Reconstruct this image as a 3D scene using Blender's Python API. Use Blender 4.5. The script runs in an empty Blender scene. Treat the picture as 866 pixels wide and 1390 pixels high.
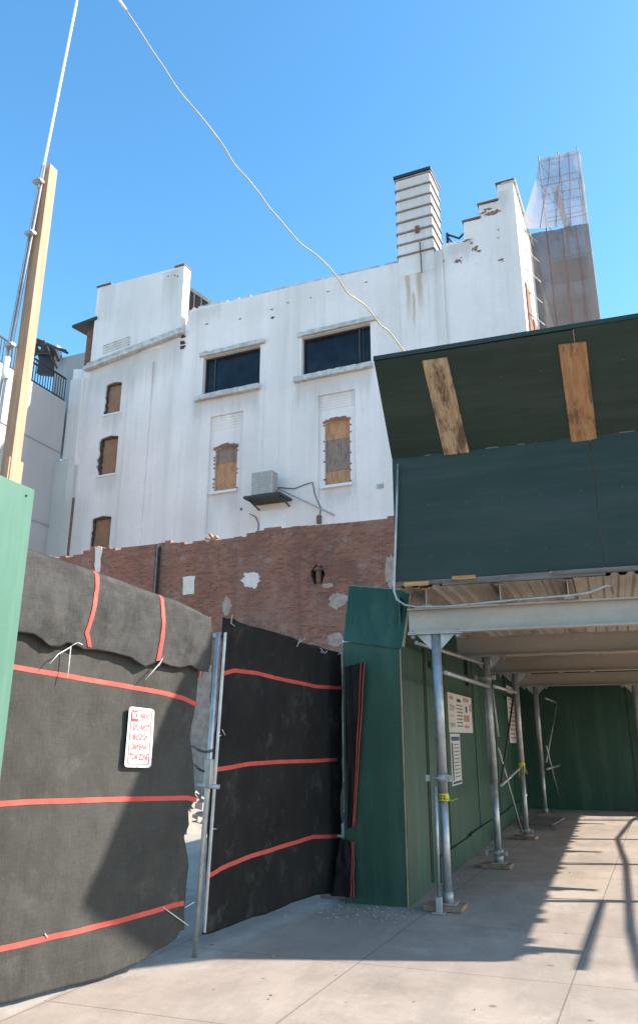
import bpy, bmesh, math, random
from mathutils import Vector, Matrix, noise
from mathutils.geometry import tessellate_polygon
R = math.radians
random.seed(7)
scene = bpy.context.scene
COL = scene.collection

# ------------------------------------------------------------ camera model
F = 1060.0; TH = math.atan(350 / F); YAW = R(19.7); H = 1.6
def ray(x, y):
    u = (x - 433) / F; v = (650 - y) / F
    fy = math.cos(TH) - v * math.sin(TH); fz = math.sin(TH) + v * math.cos(TH)
    return Vector((u * math.cos(YAW) - fy * math.sin(YAW), u * math.sin(YAW) + fy * math.cos(YAW), fz))
def on_x(x, y, X):
    r = ray(x, y); t = X / r[0]; return Vector((X, r[1] * t, H + r[2] * t))
def on_y(x, y, Y):
    r = ray(x, y); t = Y / r[1]; return Vector((r[0] * t, Y, H + r[2] * t))
def on_g(x, y, z=0.0):
    r = ray(x, y); t = (z - H) / r[2]; return Vector((r[0] * t, r[1] * t, z))

cam = bpy.data.cameras.new('camera'); camo = bpy.data.objects.new('camera', cam); COL.objects.link(camo)
camo.location = (0, 0, H); camo.rotation_euler = (math.pi / 2 + TH, 0, YAW)
cam.sensor_fit = 'VERTICAL'; cam.sensor_height = 36; cam.lens = F / 1390 * 36; cam.shift_y = -45 / 1390
cam.clip_end = 2000; cam.clip_start = 0.05
scene.camera = camo

# ------------------------------------------------------------ materials
def _n(nt, t, **kw):
    n = nt.nodes.new(t)
    for k, v in kw.items(): setattr(n, k, v)
    return n
def L(nt, a, b): nt.links.new(a, b)
def val(nt, sock, v):
    if hasattr(v, 'is_linked') or isinstance(v, bpy.types.NodeSocket): L(nt, v, sock)
    else: sock.default_value = v
def math_(nt, op, a, b=0.0, c=0.0, clamp=False):
    n = _n(nt, 'ShaderNodeMath', operation=op, use_clamp=clamp)
    val(nt, n.inputs[0], a); val(nt, n.inputs[1], b); val(nt, n.inputs[2], c); return n.outputs[0]
def mix(nt, f, a, b, mode='MIX'):
    n = _n(nt, 'ShaderNodeMix', data_type='RGBA', blend_type=mode)
    val(nt, n.inputs[0], f)
    for s, v in ((n.inputs[6], a), (n.inputs[7], b)):
        if isinstance(v, bpy.types.NodeSocket): L(nt, v, s)
        else: s.default_value = (*v, 1) if len(v) == 3 else v
    return n.outputs[2]
def ramp(nt, f, lo, hi):
    n = _n(nt, 'ShaderNodeMapRange', clamp=True); n.interpolation_type = 'SMOOTHSTEP'
    val(nt, n.inputs[0], f); n.inputs[1].default_value = lo; n.inputs[2].default_value = hi
    return n.outputs[0]
def nz(nt, co, scale, detail=6, sc=(1, 1, 1), rough=0.6, off=(0, 0, 0)):
    m = _n(nt, 'ShaderNodeMapping'); m.inputs['Scale'].default_value = sc; m.inputs['Location'].default_value = off
    L(nt, co, m.inputs[0])
    n = _n(nt, 'ShaderNodeTexNoise'); n.inputs['Scale'].default_value = scale
    n.inputs['Detail'].default_value = detail; n.inputs['Roughness'].default_value = rough
    L(nt, m.outputs[0], n.inputs[0]); return n.outputs[0]
def base_mat(name):
    m = bpy.data.materials.new(name); m.use_nodes = True
    nt = m.node_tree; b = nt.nodes['Principled BSDF']
    tc = _n(nt, 'ShaderNodeTexCoord')
    return m, nt, b, tc.outputs['Object']
def bump(nt, b, h, strength=0.4, dist=0.01):
    n = _n(nt, 'ShaderNodeBump'); n.inputs['Strength'].default_value = strength; n.inputs['Distance'].default_value = dist
    val(nt, n.inputs['Height'], h); L(nt, n.outputs[0], b.inputs['Normal'])
def pmat(name, c1, c2, scale=3, rough=0.7, sc=(1, 1, 1), fine=60, bs=0.3, bd=0.004, metal=0.0, dirt=None, dscale=1.5, damt=0.5, lo=0.35, hi=0.65, spec=0.5):
    """mottled two-tone surface, fine grain bump and optional dirt in patches"""
    m, nt, b, co = base_mat(name)
    f = ramp(nt, nz(nt, co, scale, 6, sc), lo, hi)
    c = mix(nt, f, c1, c2)
    g = nz(nt, co, fine, 3, sc, off=(3, 1, 2))
    c = mix(nt, math_(nt, 'MULTIPLY', g, 0.35), c, tuple(x * 0.55 for x in c1))
    if dirt:
        d = ramp(nt, nz(nt, co, dscale, 8, off=(7, 7, 7), rough=0.7), 0.48, 0.72)
        c = mix(nt, math_(nt, 'MULTIPLY', d, damt), c, dirt)
    L(nt, c, b.inputs['Base Color'])
    b.inputs['Roughness'].default_value = rough; b.inputs['Metallic'].default_value = metal
    b.inputs['Specular IOR Level'].default_value = spec
    bump(nt, b, math_(nt, 'ADD', g, nz(nt, co, scale * 2, 4, sc)), bs, bd)
    return m
def flat(name, c, rough=0.6, metal=0.0):
    return pmat(name, c, tuple(x * 0.8 for x in c), 6, rough, metal=metal, bs=0.1)

def planar(nt, co):
    s = _n(nt, 'ShaderNodeSeparateXYZ'); L(nt, co, s.inputs[0])
    c = _n(nt, 'ShaderNodeCombineXYZ'); L(nt, math_(nt, 'ADD', s.outputs[0], s.outputs[1]), c.inputs[0]); L(nt, s.outputs[2], c.inputs[1])
    return s, c.outputs[0]
def brick_tex(nt, v, w=0.205, h=0.068, mort=0.008):
    n = _n(nt, 'ShaderNodeTexBrick'); L(nt, v, n.inputs['Vector']); n.inputs['Scale'].default_value = 1
    n.inputs['Brick Width'].default_value = w; n.inputs['Row Height'].default_value = h; n.inputs['Mortar Size'].default_value = mort
    n.inputs['Mortar Smooth'].default_value = 0.2; n.inputs['Bias'].default_value = 0
    return n

# white painted brick facade; rust: list of (u, z_top, length, halfwidth)
def facade_mat(name, tint, rust=(), drips=()):
    m, nt, b, co = base_mat(name)
    s, v = planar(nt, co)
    br = brick_tex(nt, v, mort=0.010); br.inputs['Color1'].default_value = (1, 1, 1, 1); br.inputs['Color2'].default_value = (0.9, 0.9, 0.9, 1); br.inputs['Mortar'].default_value = (0.78, 0.78, 0.78, 1)
    big = ramp(nt, nz(nt, co, 0.35, 5), 0.35, 0.68)
    c = mix(nt, big, tint, tuple(x * 0.9 for x in tint))
    c = mix(nt, 0.4, c, mix(nt, 1.0, c, br.outputs['Color'], 'MULTIPLY'))
    st = ramp(nt, nz(nt, co, 1.6, 7, (1, 1, 0.05), rough=0.65), 0.5, 0.78)       # rain streaks
    c = mix(nt, math_(nt, 'MULTIPLY', st, 0.42), c, (0.42, 0.41, 0.38))
    st3 = ramp(nt, nz(nt, co, 0.7, 4, (1, 1, 0.02), off=(1, 6, 2)), 0.45, 0.6)
    c = mix(nt, math_(nt, 'MULTIPLY', st3, 0.18), c, (0.50, 0.47, 0.40))
    st2 = ramp(nt, nz(nt, co, 5.0, 5, (1, 1, 0.03), off=(9, 2, 1)), 0.55, 0.75)
    c = mix(nt, math_(nt, 'MULTIPLY', st2, 0.24), c, (0.5, 0.45, 0.38))
    pt = ramp(nt, nz(nt, co, 0.9, 9, off=(2, 5, 3), rough=0.75), 0.62, 0.70)     # patched paint
    c = mix(nt, math_(nt, 'MULTIPLY', pt, 0.4), c, (0.50, 0.47, 0.42))
    fl = ramp(nt, nz(nt, co, 7, 8, off=(4, 8, 1), rough=0.8), 0.69, 0.73)        # flaked spots
    c = mix(nt, math_(nt, 'MULTIPLY', fl, 0.5), c, (0.4, 0.31, 0.27))
    for (u0, u1, zt, ln, am) in drips:
        mu = math_(nt, 'MULTIPLY', ramp(nt, s.outputs[0], u0 - .15, u0 + .15), math_(nt, 'SUBTRACT', 1.0, ramp(nt, s.outputs[0], u1 - .15, u1 + .15)))
        dz = math_(nt, 'SUBTRACT', zt, s.outputs[2])
        k = math_(nt, 'MULTIPLY', ramp(nt, dz, -.02, 0.05), math_(nt, 'SUBTRACT', 1.0, ramp(nt, math_(nt, 'SUBTRACT', dz, math_(nt, 'MULTIPLY', nz(nt, co, 4, 3, (1, 1, 0.02)), ln)), -ln * .3, ln * .45)))
        c = mix(nt, math_(nt, 'MULTIPLY', math_(nt, 'MULTIPLY', mu, k), am * .72), c, (0.30, 0.275, 0.24))
    for (u0, zt, ln, hw) in rust:
        wob = math_(nt, 'MULTIPLY', math_(nt, 'SUBTRACT', nz(nt, co, 1.2, 3), 0.5), 0.25)
        du = math_(nt, 'ABSOLUTE', math_(nt, 'SUBTRACT', math_(nt, 'ADD', s.outputs[0], wob), u0))
        a = math_(nt, 'SUBTRACT', 1.0, ramp(nt, du, hw * 0.2, hw))
        dz = math_(nt, 'SUBTRACT', zt, s.outputs[2])
        k = math_(nt, 'MULTIPLY', ramp(nt, dz, 0, 0.25), math_(nt, 'SUBTRACT', 1.0, ramp(nt, dz, ln * 0.35, ln)))
        a = math_(nt, 'MULTIPLY', math_(nt, 'MULTIPLY', a, k), 0.6)
        c = mix(nt, a, c, (0.42, 0.25, 0.10))
    L(nt, c, b.inputs['Base Color']); b.inputs['Roughness'].default_value = 0.8
    h = math_(nt, 'SUBTRACT', math_(nt, 'MULTIPLY', nz(nt, co, 4, 6), 0.8), math_(nt, 'MULTIPLY', br.outputs['Fac'], 0.5))
    bump(nt, b, h, 0.6, 0.02)
    return m

def brick_mat(name):
    m, nt, b, co = base_mat(name)
    s, v = planar(nt, co)
    wv = _n(nt, 'ShaderNodeVectorMath', operation='ADD'); L(nt, v, wv.inputs[0])
    wn = _n(nt, 'ShaderNodeTexNoise'); wn.inputs['Scale'].default_value = 3; L(nt, v, wn.inputs[0])
    sc_ = _n(nt, 'ShaderNodeVectorMath', operation='SCALE'); sc_.inputs[3].default_value = 0.012; L(nt, wn.outputs[1], sc_.inputs[0]); L(nt, sc_.outputs[0], wv.inputs[1])
    br = brick_tex(nt, wv.outputs[0], mort=0.009)
    br.inputs['Color1'].default_value = (0.33, 0.11, 0.060, 1); br.inputs['Color2'].default_value = (0.18, 0.058, 0.034, 1); br.inputs['Mortar'].default_value = (0.235, 0.15, 0.11, 1)
    c = br.outputs['Color']
    # per brick variation by a stretched fine noise
    c = mix(nt, ramp(nt, nz(nt, co, 5, 2, (1, 1, 3)), 0.5, 0.8), c, (0.38, 0.15, 0.09))
    c = mix(nt, math_(nt, 'MULTIPLY', ramp(nt, nz(nt, co, 4, 4, (1, 1, 3), off=(5, 5, 5)), 0.52, 0.75), 0.6), c, (0.11, 0.055, 0.047))
    big = ramp(nt, nz(nt, co, 0.5, 8, rough=0.7), 0.45, 0.75)
    c = mix(nt, math_(nt, 'MULTIPLY', big, 0.5), c, (0.34, 0.225, 0.175))
    lime = ramp(nt, nz(nt, co, 1.1, 10, off=(1, 9, 4), rough=0.85), 0.52, 0.68)
    c = mix(nt, math_(nt, 'MULTIPLY', lime, 0.5), c, (0.42, 0.37, 0.33))
    dk = ramp(nt, nz(nt, co, 0.8, 9, off=(7, 2, 2), rough=0.8), 0.5, 0.62); c = mix(nt, math_(nt, 'MULTIPLY', dk, 0.45), c, (0.10, 0.05, 0.04))
    stk = ramp(nt, nz(nt, co, 1.0, 6, (1.3, 1.3, 0.06)), 0.5, 0.7)
    c = mix(nt, math_(nt, 'MULTIPLY', stk, 0.4), c, (0.11, 0.06, 0.05))
    # scraped render near the bottom of the wall
    low = math_(nt, 'MULTIPLY', math_(nt, 'SUBTRACT', 1.0, ramp(nt, s.outputs[2], 1.5, 5.2)), ramp(nt, nz(nt, co, 1.7, 9, off=(3, 3, 9), rough=0.75), 0.40, 0.6))
    c = mix(nt, math_(nt, 'MULTIPLY', low, 0.75), c, (0.36, 0.33, 0.30))
    L(nt, c, b.inputs['Base Color']); b.inputs['Roughness'].default_value = 0.92
    h = math_(nt, 'SUBTRACT', nz(nt, co, 12, 5), math_(nt, 'MULTIPLY', br.outputs['Fac'], 1.0))
    bump(nt, b, h, 0.8, 0.012)
    return m

def ply_mat(name, c1, c2, axis='z', worn=(0.10, 0.14, 0.12), amt=0.4, rough=0.55, scr=0.5):
    """painted plywood: rotary grain, scuffs, drips"""
    m, nt, b, co = base_mat(name)
    sc = {'z': (1, 1, 0.12), 'x': (0.12, 1, 1)}[axis]
    g = nz(nt, co, 14, 8, sc, rough=0.7)
    w = ramp(nt, nz(nt, co, 3.5, 9, sc, off=(4, 2, 6), rough=0.7), 0.42, 0.72)
    c = mix(nt, ramp(nt, nz(nt, co, 0.9, 5), 0.3, 0.7), c1, c2)
    c = mix(nt, math_(nt, 'MULTIPLY', w, amt), c, worn)
    dr = ramp(nt, g, 0.55, 0.8); c = mix(nt, math_(nt, 'MULTIPLY', dr, 0.35), c, tuple(x * 0.45 for x in c1))
    s_ = _n(nt, 'ShaderNodeSeparateXYZ'); L(nt, co, s_.inputs[0])
    px_ = math_(nt, 'PINGPONG', math_(nt, 'ADD', math_(nt, 'ADD', s_.outputs[0], s_.outputs[1]), .07), .2); pz_ = math_(nt, 'PINGPONG', math_(nt, 'ADD', s_.outputs[2], .03), .29)
    d2 = math_(nt, 'ADD', math_(nt, 'MULTIPLY', px_, px_), math_(nt, 'MULTIPLY', pz_, pz_)); c = mix(nt, math_(nt, 'MULTIPLY', math_(nt, 'LESS_THAN', d2, 0.00004), 0.5), c, (0.16, 0.13, 0.10))
    sp = ramp(nt, nz(nt, co, 22, 6, off=(8, 1, 2), rough=0.8), 0.715, 0.74)
    c = mix(nt, math_(nt, 'MULTIPLY', sp, scr), c, (0.34, 0.33, 0.28))
    L(nt, c, b.inputs['Base Color']); b.inputs['Roughness'].default_value = rough
    bump(nt, b, math_(nt, 'ADD', g, w), 0.45, 0.004)
    return m

def wood_mat(name, c1, c2, sc=(1, 1, 0.06), knots=True, dirt=None, damt=0.6):
    m, nt, b, co = base_mat(name)
    g = nz(nt, co, 30, 6, sc, rough=0.65)
    c = mix(nt, ramp(nt, g, 0.35, 0.65), c1, c2)
    d = ramp(nt, nz(nt, co, 5, 8, tuple(max(s, 0.3) for s in sc), off=(2, 3, 4), rough=0.75), 0.47, 0.60)
    c = mix(nt, math_(nt, 'MULTIPLY', d, damt), c, dirt or tuple(x * 0.5 for x in c1))
    L(nt, c, b.inputs['Base Color']); b.inputs['Roughness'].default_value = 0.75
    bump(nt, b, g, 0.4, 0.003)
    return m

def net_mat(name, c1, c2, weave=260):
    m, nt, b, co = base_mat(name)
    big = ramp(nt, nz(nt, co, 1.6, 7, rough=0.65), 0.3, 0.7)
    c = mix(nt, big, c1, c2)
    thr = nz(nt, co, 9, 6, (1, 1, 14), rough=0.7); thr2 = nz(nt, co, 9, 6, (14, 14, 1), off=(3, 3, 3), rough=0.7)
    t = math_(nt, 'ADD', math_(nt, 'MULTIPLY', thr, 0.5), math_(nt, 'MULTIPLY', thr2, 0.5))
    c = mix(nt, math_(nt, 'MULTIPLY', ramp(nt, t, 0.4, 0.62), 0.28), c, tuple(x * 1.5 for x in c2))
    wr = ramp(nt, nz(nt, co, 2.6, 8, (1, 1, 0.5), off=(6, 1, 1), rough=0.72), 0.4, 0.66); c = mix(nt, math_(nt, 'MULTIPLY', wr, 0.35), c, tuple(x * 0.6 for x in c1))
    sp = ramp(nt, nz(nt, co, 70, 3, off=(3, 1, 7)), 0.69, 0.75)
    c = mix(nt, math_(nt, 'MULTIPLY', sp, 0.3), c, (0.30, 0.30, 0.27))
    dust = ramp(nt, nz(nt, co, 3, 8, off=(1, 2, 3), rough=0.75), 0.52, 0.75)
    c = mix(nt, math_(nt, 'MULTIPLY', dust, 0.35), c, (0.15, 0.14, 0.12))
    L(nt, c, b.inputs['Base Color']); b.inputs['Roughness'].default_value = 0.95; b.inputs['Specular IOR Level'].default_value = 0.05
    bump(nt, b, math_(nt, 'ADD', math_(nt, 'MULTIPLY', t, 0.5), math_(nt, 'ADD', big, wr)), 0.5, 0.008)
    return m

def veil_mat(name, col, opac, trans):
    m, nt, b, co = base_mat(name)
    nt.nodes.remove(b); out = nt.nodes['Material Output']
    d = _n(nt, 'ShaderNodeBsdfDiffuse'); t = _n(nt, 'ShaderNodeBsdfTranslucent'); tr = _n(nt, 'ShaderNodeBsdfTransparent')
    v = mix(nt, nz(nt, co, 1.2, 6, (1, 1, 0.3)), tuple(x * 0.75 for x in col), col)
    L(nt, v, d.inputs[0]); L(nt, v, t.inputs[0])
    m1 = _n(nt, 'ShaderNodeMixShader'); m1.inputs[0].default_value = trans; L(nt, d.outputs[0], m1.inputs[1]); L(nt, t.outputs[0], m1.inputs[2])
    m2 = _n(nt, 'ShaderNodeMixShader')
    f = math_(nt, 'ADD', opac, math_(nt, 'MULTIPLY', math_(nt, 'SUBTRACT', nz(nt, co, 0.6, 6, (1, 1, 0.25), off=(3, 3, 3)), 0.5), 0.35), clamp=True)
    L(nt, f, m2.inputs[0]); L(nt, tr.outputs[0], m2.inputs[1]); L(nt, m1.outputs[0], m2.inputs[2])
    L(nt, m2.outputs[0], out.inputs[0]); return m

M = {}
M['sidewalk'] = None
def ground_mat(name, c1, c2, joints=None, stain=0.35):
    m, nt, b, co = base_mat(name)
    c = mix(nt, ramp(nt, nz(nt, co, 0.7, 7, rough=0.7), 0.3, 0.7), c1, c2)
    st = ramp(nt, nz(nt, co, 1.4, 9, off=(5, 2, 2), rough=0.75), 0.5, 0.72)
    c = mix(nt, math_(nt, 'MULTIPLY', st, stain), c, tuple(x * 0.5 for x in c1))
    sm = ramp(nt, nz(nt, co, 2.2, 7, (1, 0.35, 1), off=(2, 8, 3), rough=0.7), 0.45, 0.62); c = mix(nt, math_(nt, 'MULTIPLY', sm, 0.30), c, tuple(x * 0.62 for x in c1))
    du = ramp(nt, nz(nt, co, 0.9, 9, off=(9, 1, 3), rough=0.8), 0.56, 0.66); c = mix(nt, math_(nt, 'MULTIPLY', du, 0.35), c, tuple(min(1, x * 1.35) for x in c2))
    ag = ramp(nt, nz(nt, co, 90, 3), 0.55, 0.72); c = mix(nt, math_(nt, 'MULTIPLY', ag, 0.45), c, tuple(x * 0.45 for x in c1))
    ag2 = ramp(nt, nz(nt, co, 60, 3, off=(3, 3, 1)), 0.62, 0.75); c = mix(nt, math_(nt, 'MULTIPLY', ag2, 0.35), c, tuple(min(1, x * 1.5) for x in c2))
    gum = _n(nt, 'ShaderNodeTexVoronoi'); gum.inputs['Scale'].default_value = 2.2; L(nt, co, gum.inputs[0])
    gm = math_(nt, 'LESS_THAN', gum.outputs['Distance'], 0.06); c = mix(nt, math_(nt, 'MULTIPLY', gm, 0.6), c, tuple(x * 0.3 for x in c1))
    ck = _n(nt, 'ShaderNodeTexVoronoi', feature='DISTANCE_TO_EDGE'); ck.inputs['Scale'].default_value = 0.45
    wob = _n(nt, 'ShaderNodeVectorMath', operation='ADD'); L(nt, co, wob.inputs[0])
    wn = _n(nt, 'ShaderNodeTexNoise'); wn.inputs['Scale'].default_value = 1.5; wn.inputs['Detail'].default_value = 8; L(nt, co, wn.inputs[0])
    ws = _n(nt, 'ShaderNodeVectorMath', operation='SCALE'); ws.inputs[3].default_value = 1.0; L(nt, wn.outputs[1], ws.inputs[0]); L(nt, ws.outputs[0], wob.inputs[1])
    L(nt, wob.outputs[0], ck.inputs[0])
    cm = math_(nt, 'LESS_THAN', ck.outputs['Distance'], 0.0035); c = mix(nt, math_(nt, 'MULTIPLY', cm, 0.0), c, tuple(x * 0.35 for x in c1))
    h = math_(nt, 'ADD', nz(nt, co, 80, 3), nz(nt, co, 6, 6))
    if joints:
        s = _n(nt, 'ShaderNodeSeparateXYZ'); L(nt, co, s.inputs[0])
        def jl(x, pos, per):
            fr = math_(nt, 'PINGPONG', math_(nt, 'SUBTRACT', x, pos), per / 2)
            return math_(nt, 'LESS_THAN', fr, 0.006)
        xx = math_(nt, 'SUBTRACT', s.outputs[0], math_(nt, 'MULTIPLY', s.outputs[1], joints[1]))
        j = math_(nt, 'MAXIMUM', jl(xx, joints[0], joints[2]), jl(s.outputs[1], 0.35, joints[3]))
        c = mix(nt, math_(nt, 'MULTIPLY', j, 0.6), c, tuple(x * 0.35 for x in c1))
        h = math_(nt, 'SUBTRACT', h, math_(nt, 'MULTIPLY', j, 3))
    L(nt, c, b.inputs['Base Color']); b.inputs['Roughness'].default_value = 0.9
    bump(nt, b, h, 0.45, 0.004); return m

M['sidewalk'] = ground_mat('pale_concrete', (0.285, 0.226, 0.182), (0.39, 0.315, 0.255), joints=(-0.78, 0.052, 1.52, 1.5))
M['asphalt'] = ground_mat('asphalt', (0.05, 0.05, 0.052), (0.075, 0.072, 0.07))
M['dirt'] = ground_mat('lot_dirt', (0.34, 0.29, 0.23), (0.45, 0.39, 0.32))
M['kerb'] = pmat('kerb_granite', (0.3, 0.29, 0.28), (0.4, 0.39, 0.37), 20, 0.8)
M['brick'] = brick_mat('old_red_brick')
M['ply_dark'] = ply_mat('dark_green_ply', (0.0045, 0.0185, 0.0105), (0.0075, 0.027, 0.0155), 'x', (0.030, 0.043, 0.033), 0.75)
M['ply_green'] = ply_mat('green_ply', (0.006, 0.046, 0.025), (0.011, 0.062, 0.035), 'z', (0.045, 0.095, 0.062), 0.7)
M['ply_light'] = ply_mat('sunlit_green_ply', (0.045, 0.125, 0.085), (0.058, 0.15, 0.105), 'z', (0.10, 0.18, 0.14), 0.55, scr=.8)  # lighter copy of the green ply, sunlight put into its colour
M['ply_edge'] = wood_mat('raw_ply_edge', (0.30, 0.20, 0.11), (0.38, 0.27, 0.16))
M['board'] = wood_mat('boarded_ply', (0.42, 0.20, 0.09), (0.52, 0.28, 0.135), sc=(1, 1, 0.15), dirt=(0.26, 0.13, 0.075), damt=0.6)
M['board_brown'] = wood_mat('brown_boarding', (0.26, 0.13, 0.07), (0.34, 0.18, 0.10), sc=(1, 1, 0.15), dirt=(0.17, 0.09, 0.06), damt=0.5)
M['board_grey'] = wood_mat('weathered_board', (0.22, 0.16, 0.125), (0.30, 0.21, 0.16), sc=(1, 1, 0.2), damt=0.5)
M['lumber'] = wood_mat('fresh_lumber', (0.33, 0.19, 0.105), (0.42, 0.26, 0.155), damt=0.35, dirt=(0.28, 0.15, 0.08))
M['old_lumber'] = wood_mat('weathered_lumber', (0.26, 0.15, 0.085), (0.34, 0.22, 0.14), sc=(0.3, 0.3, 0.3), dirt=(0.12, 0.075, 0.05), damt=0.6)
M['flare_wood'] = wood_mat('stained_plank', (0.32, 0.14, 0.055), (0.44, 0.23, 0.10), sc=(1, 0.12, 0.12), dirt=(0.12, 0.06, 0.032), damt=0.9)
M['grey_plank'] = wood_mat('grey_plank', (0.14, 0.11, 0.095), (0.20, 0.17, 0.15), sc=(0.06, 1, 1), dirt=(0.09, 0.06, 0.05))
M['orange_wood'] = wood_mat('orange_wood', (0.50, 0.24, 0.07), (0.58, 0.31, 0.12), sc=(0.06, 1, 1))
M['pale_flare_wood'] = wood_mat('stained_pale_plank', (0.34, 0.20, 0.11), (0.48, 0.33, 0.20), sc=(1, 0.14, 0.14), dirt=(0.11, 0.055, 0.03), damt=0.95)
M['galv'] = pmat('galvanised_steel', (0.38, 0.375, 0.37), (0.50, 0.495, 0.485), 9, 0.42, metal=0.55, dirt=(0.22, 0.19, 0.16), dscale=4, damt=0.5, bs=0.15)
M['galv_dull'] = pmat('dull_steel', (0.34, 0.33, 0.31), (0.46, 0.44, 0.41), 7, 0.5, metal=0.35, dirt=(0.20, 0.13, 0.09), dscale=4, damt=0.6, bs=0.2)
M['alu'] = pmat('painted_beam', (0.37, 0.315, 0.255), (0.47, 0.40, 0.33), 2.5, 0.5, sc=(0.3, 1, 1), dirt=(0.33, 0.28, 0.22), dscale=2.5, damt=0.5, bs=0.15)
M['deck'] = pmat('cream_deck_steel', (0.46, 0.42, 0.35), (0.56, 0.52, 0.44), 2, 0.5, dirt=(0.38, 0.30, 0.20), damt=0.5)
M['rust'] = pmat('rusty_steel', (0.15, 0.07, 0.045), (0.23, 0.12, 0.075), 8, 0.85, bs=0.5)
M['black_iron'] = pmat('black_iron', (0.022, 0.022, 0.024), (0.045, 0.042, 0.04), 12, 0.6)
M['blacknet'] = net_mat('black_net', (0.019, 0.0175, 0.0155), (0.028, 0.026, 0.0235))
M['greynet'] = net_mat('sunlit_net', (0.051, 0.048, 0.042), (0.068, 0.064, 0.057))  # lighter copy of the black net, coloured for the sunlit leaf
M['flapnet'] = net_mat('folded_net', (0.036, 0.034, 0.031), (0.082, 0.079, 0.074))
M['tape'] = pmat('red_orange_webbing', (0.52, 0.055, 0.035), (0.60, 0.075, 0.048), 6, 0.7, dirt=(0.4, 0.05, 0.04), dscale=5, damt=0.4)
M['zip'] = flat('white_zip_tie', (0.75, 0.74, 0.68), 0.5)
M['white'] = pmat('white_paint', (0.74, 0.74, 0.72), (0.80, 0.80, 0.78), 5, 0.5, bs=0.1)
M['plaster'] = pmat('white_plaster', (0.66, 0.58, 0.51), (0.76, 0.68, 0.61), 8, 0.9, bs=0.6)
M['render'] = pmat('grey_render', (0.33, 0.24, 0.19), (0.46, 0.36, 0.29), 6, 0.95, bs=0.6)
M['stone'] = pmat('stained_stone', (0.46, 0.45, 0.42), (0.66, 0.65, 0.62), 3.5, 0.85, dirt=(0.2, 0.19, 0.17), dscale=3, damt=0.7, bs=0.5, bd=0.02)
M['stone_red'] = pmat('chipped_brick', (0.24, 0.10, 0.07), (0.38, 0.23, 0.17), 14, 0.95, bs=0.7, bd=0.02)
M['dark_fill'] = pmat('dark_reveal', (0.05, 0.04, 0.036), (0.10, 0.07, 0.055), 8, 0.95, bs=0.5)  # one dark brown tone for gaps, holes, jambs, chips and frames
M['faded_red'] = flat('faded_red_print', (0.60, 0.25, 0.22), 0.6)
M['red'] = flat('sign_red', (0.36, 0.008, 0.015), 0.6)
M['ink'] = flat('ink', (0.03, 0.03, 0.035), 0.6)
M['blueink'] = flat('blue_ink', (0.04, 0.09, 0.3), 0.6)
M['paper'] = pmat('paper', (0.62, 0.60, 0.56), (0.70, 0.68, 0.64), 6, 0.7)
M['yellow'] = flat('caution_yellow', (0.78, 0.66, 0.02), 0.5)
M['cable'] = flat('cream_cable', (0.56, 0.43, 0.20), 0.5)
M['band'] = pmat('stained_band', (0.17, 0.15, 0.135), (0.30, 0.27, 0.24), 5, 0.8, dirt=(0.2, 0.11, 0.06), damt=.6)
M['concrete'] = pmat('grey_concrete', (0.36, 0.355, 0.35), (0.44, 0.435, 0.43), 1.2, 0.85, sc=(1, 1, 0.3), dirt=(0.26, 0.26, 0.26), dscale=0.8, damt=0.5)
M['acmetal'] = pmat('ac_casing', (0.40, 0.40, 0.38), (0.5, 0.5, 0.47), 4, 0.5, bs=0.1)
M['roof'] = pmat('tar_roof', (0.06, 0.06, 0.06), (0.1, 0.1, 0.1), 2, 0.9)
M['veil'] = veil_mat('debris_net', (0.225, 0.21, 0.205), 0.95, 0.28)
M['veil_thin'] = veil_mat('thin_debris_net', (0.44, 0.42, 0.43), 0.66, 0.4)
M['seam_red'] = flat('faded_seam', (0.42, 0.12, 0.09), 0.8)
def glass_mat():
    m, nt, b, co = base_mat('dark_window_glass')
    c = mix(nt, ramp(nt, nz(nt, co, 1.2, 6), 0.35, 0.7), (0.006, 0.009, 0.014), (0.018, 0.024, 0.032))
    L(nt, c, b.inputs['Base Color']); b.inputs['Roughness'].default_value = 0.10
    b.inputs['Specular IOR Level'].default_value = 0.28
    bump(nt, b, nz(nt, co, 0.8, 2), 0.05, 0.05); return m
M['glass'] = glass_mat()

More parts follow.
